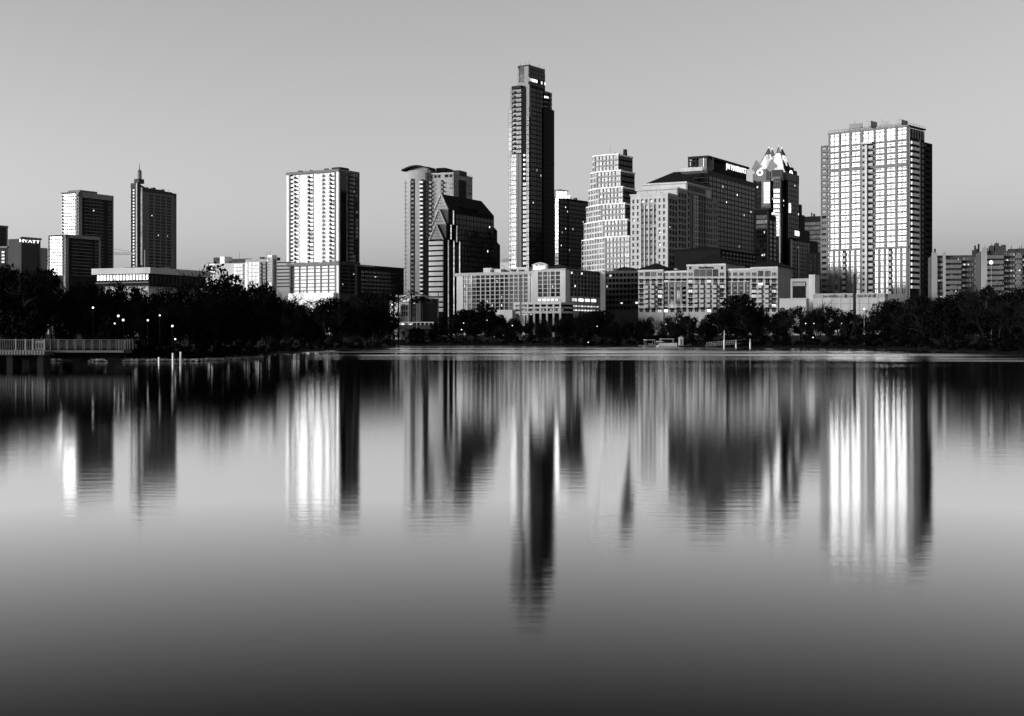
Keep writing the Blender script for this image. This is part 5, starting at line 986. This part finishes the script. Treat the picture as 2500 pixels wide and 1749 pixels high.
def hull(L_, W_, H_):
    m = MB(); st = [(-.5,.35),(-.3,.5),(.1,.5),(.35,.32),(.5,.02)]; n_ = len(st)
    pts = []
    for u, w in st: pts += [(u*L_, -w*W_, H_+(.15 if u > .3 else 0)), (u*L_*.94, -w*W_*.6, -.2), (u*L_*.94, w*W_*.6, -.2), (u*L_, w*W_, H_+(.15 if u > .3 else 0))]
    fs = []
    for i in range(n_-1):
        a, c = 4*i, 4*i+4; fs += [(a,c,c+1,a+1),(a+1,c+1,c+2,a+2),(a+2,c+2,c+3,a+3),(a+3,c+3,c,a)]
    fs += [(0,1,2,3),(4*n_-1,4*n_-2,4*n_-3,4*n_-4)]; m.add(pts, fs); return m
def boat(px, D, L_, rz, label, canopy=2.2, pontoon=False):
    t = thing('boat', label, 'boat', (X(px, D), D, 0), rz, 'boats moored along the far bank')
    if pontoon: MB().box(-L_/2, L_/2, -1.2, 1.2, .35, .6).build('deck', 'white_panel', t); MB().cyl(0,0,0,.1,.1).build('cleat', 'grey_metal', t, (0,0,.6)); m = MB(); m.tube((-L_/2,-.9,.1), (L_/2,-.9,.1), .34, .3, 8); m.tube((-L_/2,.9,.1), (L_/2,.9,.1), .34, .3, 8); m.build('float', 'pale_stone', t); m = MB(); m.box(-L_/2, L_/2, -1.2, -1.15, .6, 1.3); m.build('side_panel', 'white_panel', t)
    else: hull(L_, 2.2, .6).build('hull', 'white_panel', t); MB().box(-L_*.1, L_*.15, -.6, .6, .4, 1.1).build('console', 'pale_stone', t)
    MB().box(-L_*.38, L_*.34, -1.2, 1.2, canopy, canopy+.14).build('canopy', 'white_panel', t)
    m = MB(); [m.tube((x, y, .5), (x, y, canopy), .05, .05, 5) for x in (-L_*.36, L_*.32) for y in (-1.1, 1.1)]; m.build('canopy_post', 'pale_stone', t); MB().box(-L_*.3, -L_*.15, -.8, .8, .6, 1.05).build('seat', 'dark_metal', t)
boat(1586, 452, 4.2, .2, 'small white boat with a canopy, leftmost of the boats at the far bank')
boat(1629, 447, 5.8, .05, 'long white pontoon boat with a flat canopy and pale side, beside the white kiosk', 2.5, True)
boat(1612, 456, 3.2, -.3, 'smallest white boat tucked behind the pontoon boat', 1.7)
t = thing('kiosk', 'small white kiosk at the boat dock beside the moored boats', 'kiosk', (X(1663, 446), 446, .6)); MB().box(-.65, .65, 0, 1.3, 0, 2.3).build('wall', 'white_panel', t); MB().hip(-.65, .65, 0, 1.3, 2.3, 2.9, ov=.25).build('roof', 'pale_stone', t); MB().box(-.3, .3, -.06, 0, .1, 1.9).build('door', 'concrete', t)
t = thing('dock', 'low floating dock with pale posts under the moored boats', 'dock', (X(1650, 449), 449, 0)); MB().box(X(1560,449)-X(1650,449), X(1712,449)-X(1650,449), 0, 2.4, .25, .6).build('deck', 'wood', t)
for px, h in ((1656,1.6),(1680,1.5),(1686,1.7),(1694,1.4),(1719,2.0)): MB().cyl(X(px,449)-X(1650,449), -.1, -1, h, .14, .12, 7).build('post', 'pale_stone', t)
t = thing('gangway', 'sloping railed gangway dock between white posts at the far bank', 'dock', (X(1776, 424), 424, 0)); xa, xb = X(1725,424)-X(1776,424), X(1826,424)-X(1776,424)
m = MB(); m.add([(xa,0,.3),(xb,0,1.3),(xb,1.6,1.3),(xa,1.6,.3),(xa,0,.5),(xb,0,1.5),(xb,1.6,1.5),(xa,1.6,.5)], [(3,2,1,0),(4,5,6,7),(0,1,5,4),(1,2,6,5),(2,3,7,6),(3,0,4,7)]); m.build('ramp', 'wood', t)
m = MB(); N = 26
for i in range(N): x = xa+(xb-xa)*i/(N-1); z = .5+1.0*i/(N-1); m.tube((x,0,z), (x,0,z+1.0), .045, .045, 4)
m.tube((xa,0,1.5), (xb,0,2.5), .06, .06, 4); m.tube((xa,0,1.0), (xb,0,2.0), .04, .04, 4); m.build('railing', 'pale_stone', t)['kind'] = 'stuff'
for px, h, lab in ((1768,5.2,'tall thin white post at the middle of the gangway dock'),(1797,2.4,'short white post on the gangway dock, right of the tall thin one'),(1831.5,2.6,'thick white post at the right end of the gangway dock')):
    D = 422 if px < 1830 else 412
    tag(MB().cyl(X(px,D), D, -1.5, h*.45, .24, .24, 8).cyl(X(px,D), D, h*.45, h, .12 if px != 1831.5 else .22, .08, 8).build('mooring_post', 'white_panel'), lab, 'post', 'mooring posts at the gangway dock')

# poles and lamps
for px, y0, D, r0, mat, lab in ((2086, 672, 410, .62, 'dark_metal', 'thick dark pole standing before the pale podium wall'), (1271, 676, 540, .42, 'grey_metal', 'tall slim pole in front of the parking decks and curved-sign hotel'), (1070, 716, 575, .3, 'grey_metal', 'slim pole before the pale banded end of the gabled tower')):
    t = thing('utility_pole', lab, 'pole', (X(px, D), D, 0)); zt = Z(y0, D); MB().cyl(0, 0, 0, zt, r0, r0*.55, 9).build('shaft', mat, t); MB().cyl(0, 0, zt, zt+.5, r0*.7, r0*.3, 9).build('cap', 'dark_metal', t)
def street_lamp(px, y, D, label, arm=0, rad=.2, group='lamps along the banks', mat='pale_stone'):
    x = X(px, D); zb = max(0.2, gz(x, D)); zt = Z(y, D); t = thing('street_lamp', label, 'lamp', (x, D, zb), 0, group); h = max(zt-zb, .6)
    MB().cyl(0, 0, -.3, h-.2, .06, .04, 6).build('post', mat, t)
    if arm: MB().tube((0,0,h-.2), (arm,0,h+.1), .06, .05, 5).build('arm', mat, t)
    MB().cyl(arm, -.02, h-rad, h, rad*.6, rad, 8).cyl(arm, -.02, h, h+rad*.7, rad, rad*.3, 8).build('globe', 'lamp_glow', t)
lf = [(227,751,186,'highest lit globe lamp within the left wood, above the boardwalk end'),(289,771,185.5,'bright larger globe lamp, left one of a close pair in the left wood'),(301,781,185.5,'bright globe lamp, right one of a close pair in the left wood'),(280,790,186,'faint lamp low beneath the close pair in the left wood'),(361,782,185,'lit lamp midway between the close pair and the marker posts'),(390,770,186,'small lamp above the shortest marker post in the left wood'),(421,796,185,'bright lamp right above the middle marker post'),(428,828,184.8,'low lamp just above the water near the middle marker post')]
for k, (px, y, D, lab) in enumerate(lf): street_lamp(px, y, D+.6, lab, 0, (.13,.18,.18,.1,.13,.11,.15,.12)[k], 'lamps in the left wood', 'black_metal')
street_lamp(1017, 741, 552, 'pale curved-arm street lamp at the road bridge, left of the gabled tower', -.9, .2, 'road lamps')
street_lamp(2420, 640, 392, 'tall bright lamp post before the apartment blocks at the right edge', 0, .6, 'road lamps')
street_lamp(2088+22, 754, 390, 'lamp just right of the thick dark pole, by the podium wall', 0, .25, 'road lamps')
for px, y, D, lab in ((1132,789,531,'lit lamp left of a pair low in the trees before the gridded hotel'),(1127,805,530,'dim lamp lowest in the trees before the gridded hotel'),(1189,782,533,'lit lamp in the trees right of the broad round tree'),(1251,795,528,'lit lamp near the slim pole at the far bank'),(1458,797,494,'lone lamp at the far bank below the garage'),(1625,792,462,'lamp in the trees below the left end of the hat-roofed hotel'),(1967,790,402,'leftmost of four lamps in a row in the right-hand trees'),(1987,790,400,'second from left of four lamps in a row in the right-hand trees'),(2020,791,398,'third from left of four lamps in a row in the right-hand trees'),(2054,790,396,'rightmost of four lamps in a row in the right-hand trees'),(1436,836,494,'lit lamp close to the water, at the far bank below the garage'),(1964,823,400,'small low lamp under the row of four on the right'),(1985,824,399,'smallest low lamp by the water under the row of four')):
    street_lamp(px, y, D, lab, 0, .16, 'lamps along the far bank', 'black_metal')

# ------------------------------------------------------------------ trees
def skeleton(seed, levels, spread, n0, up=.35, kids=3, rad=.018):
    """branch segments (p, q, r0, r1, level) of a tree of unit height"""
    rg = np.random.RandomState(seed); seg = []
    def grow(p, d, L_, r, lev):
        if lev > levels: return
        n_ = 3 if lev == 0 else 2; q = p; dd = d
        for i in range(n_):
            dd = dd+rg.normal(0, .10+.05*lev, 3); dd[2] += up*.25; dd /= np.linalg.norm(dd); nq = q+dd*L_/n_; seg.append((q, nq, r*(1-.25*i/n_), r*(1-.25*(i+1)/n_), lev)); q = nq
            if lev < levels and (lev or i >= 1):
                for k in range(kids if lev else n0):
                    a = rg.uniform(0, 2*pi); t = rg.uniform(.35, .95)*spread
                    u = np.cross(dd, rg.normal(size=3)); u /= np.linalg.norm(u); nd = dd*cos(t)+u*sin(t); grow(q, nd/np.linalg.norm(nd), L_*rg.uniform(.55, .85)*(.62 if lev == 0 else 1), r*.55, lev+1)
    grow(np.zeros(3), np.array((0,0,1.)), .42, rad, 0)
    P_ = np.array([s[1] for s in seg]); zm = P_[:,2].max(); rm = np.percentile(np.hypot(P_[:,0], P_[:,1]), 97)
    return seg, zm, rm
def tubes(seg, zm, rm, sel, n_, rmin=0.0):
    m = MB(); sc = np.array((.5/rm, .5/rm, 1/zm))
    for p, q, r0, r1, lev in seg:
        if sel(lev): m.tube(p*sc, q*sc, max(r0, rmin), max(r1, rmin), n_)
    return m
def leaf_mesh(seed, n, size, top=1.0, low=.18, lobes=13, fill=.55):
    rg = np.random.RandomState(seed); cs = []
    for k in range(lobes):
        z = rg.uniform(low+.1, .86); w = .40*sqrt(max(.05, 1-((z-.5)/.52)**2)); a = rg.uniform(0, 2*pi); rr = w*sqrt(rg.uniform(.1, 1))
        cs.append((rr*cos(a), rr*sin(a), z, rg.uniform(.10, .2)))
    cs = np.array(cs); i = rg.randint(0, lobes, n); d = rg.normal(size=(n,3)); d /= np.linalg.norm(d, axis=1)[:,None]
    r = cs[i,3]*rg.uniform(fill, 1.15, n)**.7; c = cs[i,:3]+d*r[:,None]*np.array((1,1,.8)); c[:,2] *= 1/np.percentile(c[:,2], 99.5); c = c[(c[:,2] > low*.6)]; n = len(c)
    u = rg.normal(size=(n,3)); u /= np.linalg.norm(u, axis=1)[:,None]; v = np.cross(u, rg.normal(size=(n,3))); v /= np.linalg.norm(v, axis=1)[:,None]
    s_ = size*rg.uniform(.5, 1.4, n)[:,None]; V = np.stack([c-u*s_, c+v*s_*.55, c+u*s_, c-v*s_*.55], 1).reshape(-1,3); f = np.arange(4*n).reshape(-1,4)
    me = bpy.data.meshes.new('crown'); me.from_pydata(V.tolist(), [], f.tolist()); me.materials.append(MATS['foliage']); return me
LEAFY, BARE = [], []
for k in range(5):
    sg = skeleton(20+k, 2, 1.0, 3, .2, 2, .022); tr = tubes(*sg, lambda l_: l_ <= 2, 5).mesh('trunk', 'bark'); LEAFY.append((tr, leaf_mesh(40+k, 3600, .026, lobes=12+2*k)))
for k in range(5):
    sg = skeleton(60+k, 4, .85, 3, .45, 2, .017)
    BARE.append((tubes(*sg, lambda l_: l_ <= 1, 6).mesh('trunk', 'bark'), tubes(*sg, lambda l_: l_ > 1, 3, .0014).mesh('crown', 'foliage_grey')))
SHRUB = [leaf_mesh(80+k, 1500, .04, low=0.0, lobes=9, fill=.3) for k in range(3)]
cm = MB(); rg = np.random.RandomState(9)
for k in range(26):                                     # fan palm fronds
    a = 2*pi*k/26+rg.uniform(-.2,.2); e = rg.uniform(-.7, 1.2); d = np.array((cos(a)*cos(e), sin(a)*cos(e), sin(e))); u = np.cross(d, (0,0,1)); u /= np.linalg.norm(u); c = np.array((0,0,.86)); L_ = .15
    st = c+d*L_*.5
    for j in range(-3, 4): q = c+d*L_*(1.0-.05*abs(j))+u*j*.035-np.array((0,0,.012*abs(j)+.02)); cm.add([tuple(st), tuple(q+u*.010), tuple(q-u*.010)], [(0,1,2)])
PALM_C = cm.mesh('crown', 'foliage'); PALM_T = MB().cyl(0,0,0,.87,.02,.014,7).mesh('trunk', 'bark')
RT = random.Random(11)
def tree(kind, px, D, ytop, label, group=None, wide=.62, var=None, cat='tree'):
    x = X(px, D); zb = gz(x, D); h = max(Z(ytop, D)-zb, 1.2)
    if kind == 'palm': nm, (tr, cr) = 'palm_tree', (PALM_T, PALM_C)
    elif kind == 'bare': nm, (tr, cr) = 'bare_tree', BARE[var if var is not None else RT.randrange(5)]
    elif kind == 'shrub': nm, (tr, cr) = 'shrub', (None, SHRUB[RT.randrange(3)])
    else: nm, (tr, cr) = 'leafy_tree', LEAFY[var if var is not None else RT.randrange(5)]
    rz = RT.uniform(0, 6.28); w = h*wide*RT.uniform(.85, 1.15)
    if kind == 'palm': w = h
    if kind == 'shrub':
        o = tag(link(nm, cr, None, (x, D, zb-.15), rz), label, cat, group); o.scale = (w, w, h); return
    t = thing(nm, label, cat, (x, D, zb-.2), rz, group); t.scale = (w, w, h)
    link('trunk', tr, t); link('crown', cr, t)
prof = lambda pts: (lambda px: float(np.interp(px, [p for p, y in pts], [y for p, y in pts])))
PL = prof([(-80,640),(0,632),(50,628),(100,650),(130,678),(170,672),(215,686),(260,692),(330,694),(430,702),(470,716),(500,692),(540,672),(600,690),(650,702),(690,716),(720,704),(780,728),(860,716),(910,714),(940,735),(960,768),(972,800)])
PR = prof([(985,800),(1000,788),(1050,775),(1090,770),(1110,752),(1160,742),(1205,756),(1230,772),(1280,764),(1330,765),(1400,760),(1465,742),(1500,762),(1560,768),(1620,766),(1700,752),(1760,745),(1790,735),(1840,738),(1880,752),(1920,742),(1960,742),(2000,738),(2040,740),(2075,752),(2120,754),(2150,732),(2190,722),(2240,715),(2290,716),(2330,698),(2380,702),(2440,690),(2500,700),(2580,690)])
DL = prof([(-300,187),(300,184),(480,185),(560,205),(641,235),(686,269),(800,327),(900,386),(968,430)])
DR = prof([(985,548),(1050,546),(1250,529),(1442,496),(1500,487),(1750,431),(2000,395),(2161,373),(2292,313),(2475,265),(2700,226)])
RT.seed(5)
def place(px, marks):
    for p, w in marks:
        if px < p: return w
MARKS_L = ((45,'at the left picture edge'),(100,'under the rooftop letters'),(170,'under the lower striped step'),(240,'under the taller striped step'),(310,'under the needle-spire tower'),(370,'at the flat hall corner'),(440,'before the hall\'s dark side'),(510,'at the hall\'s right end'),(590,'under the mid-rise\'s left part'),(690,'under the white stair shaft'),(760,'before the striped garage'),(830,'under the white tower\'s corner'),(890,'under the white tower\'s side'),(935,'before the black low-rise'),(9999,'at the wooded tip'))
MARKS_R = ((1060,'by the road bridge'),(1120,'under the pointed gables'),(1180,'under the blank hotel end'),(1240,'before the gridded hotel wing'),(1310,'by the tall slim pole'),(1370,'before the parking decks'),(1430,'before the lit arches'),(1490,'under the stair tower'),(1545,'before the black garage'),(1620,'under the first roof hat'),(1690,'under the second hotel part'),(1770,'under the hotel lettering'),(1840,'under the fourth hotel part'),(1930,'under the last roof hat'),(2000,'before the louvred block'),(2090,'left of the thick pole'),(2170,'right of the thick pole'),(2230,'under the gridded tower corner'),(2300,'under the blank end wall'),(2360,'under the grey balconies'),(2430,'by the tall lamp post'),(9999,'at the right picture edge'))
ROWS = ('front row', 'second row', 'third row', 'back row')
for row, (dd, drop, n_) in enumerate(((4, 62, 30), (11, 34, 32), (20, 16, 34), (31, 5, 34))):   # left wood
    for k in range(n_):
        px = -70+(1035)*(k+RT.uniform(.1,.9))/n_; D = DL(px)+dd*(1 if px < 650 else 1.3)+RT.uniform(-2, 2)
        if px > 940 and row > 1: continue
        yt = PL(px)+drop*RT.uniform(.5, 1.3)+RT.uniform(0, 8)
        pb = .75 if px < 240 else .5 if px < 470 else .25
        if RT.random() < pb: tree('bare', px, D, yt-4, f'leafless tree, left wood {ROWS[row]}, {place(px, MARKS_L)}', 'leafless trees of the left wood', .72)
        else: tree('leafy', px, D, min(yt, 790), f'dark leafy tree, left wood {ROWS[row]}, {place(px, MARKS_L)}', 'leafy trees of the left wood', .66)
for k in range(64):
    px = -60+1030*(k+RT.uniform(0,1))/64; D = DL(px)+1.2+RT.uniform(-.6,1.5); tree('shrub', px, D, HY+3*F/D-RT.uniform(34, 62)*190/D*.9, f'dark waterside shrub of the left wood, {place(px, MARKS_L)}', 'shrubs along the left bank', 1.5, cat='shrub')
for row, (dd, drop, n_) in enumerate(((4, 40, 46), (12, 22, 48), (24, 4, 50))):                   # far bank
    for k in range(n_):
        px = 985+1580*((k+RT.uniform(.1,.9))/n_); D = DR(px)+dd*(1.5 if px > 1450 else 1)+RT.uniform(-2, 2); sc_ = 560/D if px < 2100 else 1.1
        yt = PR(px)+drop*RT.uniform(.4, 1.2)*(.6 if px < 1450 else .8)+RT.uniform(0, 7)
        pb = .18 if px < 1560 else .45
        if RT.random() < pb: tree('bare', px, D, yt-5, f'leafless far-bank tree, {ROWS[row]}, {place(px, MARKS_R)}', 'leafless trees along the far bank', .75)
        else: tree('leafy', px, D, yt, f'dark leafy far-bank tree, {ROWS[row]}, {place(px, MARKS_R)}', 'leafy trees along the far bank', .85)
for k in range(96):
    px = 985+1600*(k+RT.uniform(0,1))/96; D = DR(px)+1.6+RT.uniform(-.6,1.5); tree('shrub', px, D, HY+3*F/D-RT.uniform(14, 30)*520/D*.9, f'dark waterside shrub of the far bank, {place(px, MARKS_R)}', 'shrubs along the far bank', 1.7, cat='shrub')
tree('bare', 405, 222, 650, 'tall bare spreading tree in front of the flat-roofed hall', None, .95, 1)
for px, yt, lab in ((262, 690, 'leafy tree before the lit glass end of the flat-roofed hall'), (318, 698, 'leafy tree before the middle of the hall\'s pale base wall'), (356, 704, 'leafy tree at the near corner of the hall\'s pale base'), (462, 700, 'leafy tree hiding the right end of the flat-roofed hall')): tree('leafy', px, 214, yt, lab, None, .7)
tree('bare', 52, 214, 618, 'largest bare tree at the far left, below the rooftop letters', None, 1.0, 2); tree('bare', 12, 210, 628, 'bare tree at the left picture edge', None, .9, 0); tree('bare', 128, 214, 648, 'thin bare tree before the striped ends of the two-step tower', None, .8, 3)
tree('leafy', 540, 224, 652, 'rounded tree crown rising before the mid-rise with the white stair shaft', None, .75, 2); tree('leafy', 646, 262, 690, 'bushy tree below the white stair shaft of the mid-rise', None, .8, 0); tree('bare', 737, 330, 690, 'bare tree before the striped garage of the white tower', None, .9, 4); tree('leafy', 925, 400, 712, 'last big leafy tree at the tip of the wooded point', None, .72, 3)
tree('leafy', 1160, 545, 738, 'broad round dark tree before the left wing of the gridded hotel', None, 1.15, 1); tree('leafy', 1796, 446, 718, 'tallest bushy evergreen before the right half of the hat-roofed hotel', None, .75, 4); tree('leafy', 1836, 448, 722, 'slightly lower evergreen right of the tallest one before the hat-roofed hotel', None, .6, 2)
tree('bare', 1985, 452, 728, 'bare tree before the pale podium wall, left of the thick dark pole', None, .9, 1); tree('bare', 2325, 330, 674, 'tall bare tree before the blank end wall of the grey apartment block', None, .85, 2); tree('bare', 2440, 300, 668, 'wide bare tree before the cluttered-roof apartments at right', None, .9, 4)
for px, yt, lab in ((1005, 702, 'taller fan palm left of the banded gabled tower'), (1016, 706, 'fan palm between two others beside the banded gabled tower'), (1033, 704, 'fan palm closest to the banded gabled tower')): tree('palm', px, 570, yt, lab, 'fan palms beside the banded tower')
for px in (940, 950, 961, 973): tree('palm', px, 572, 700+RT.uniform(0,3), 'fan palm in the short row before the black office block', 'row of fan palms before the black block')
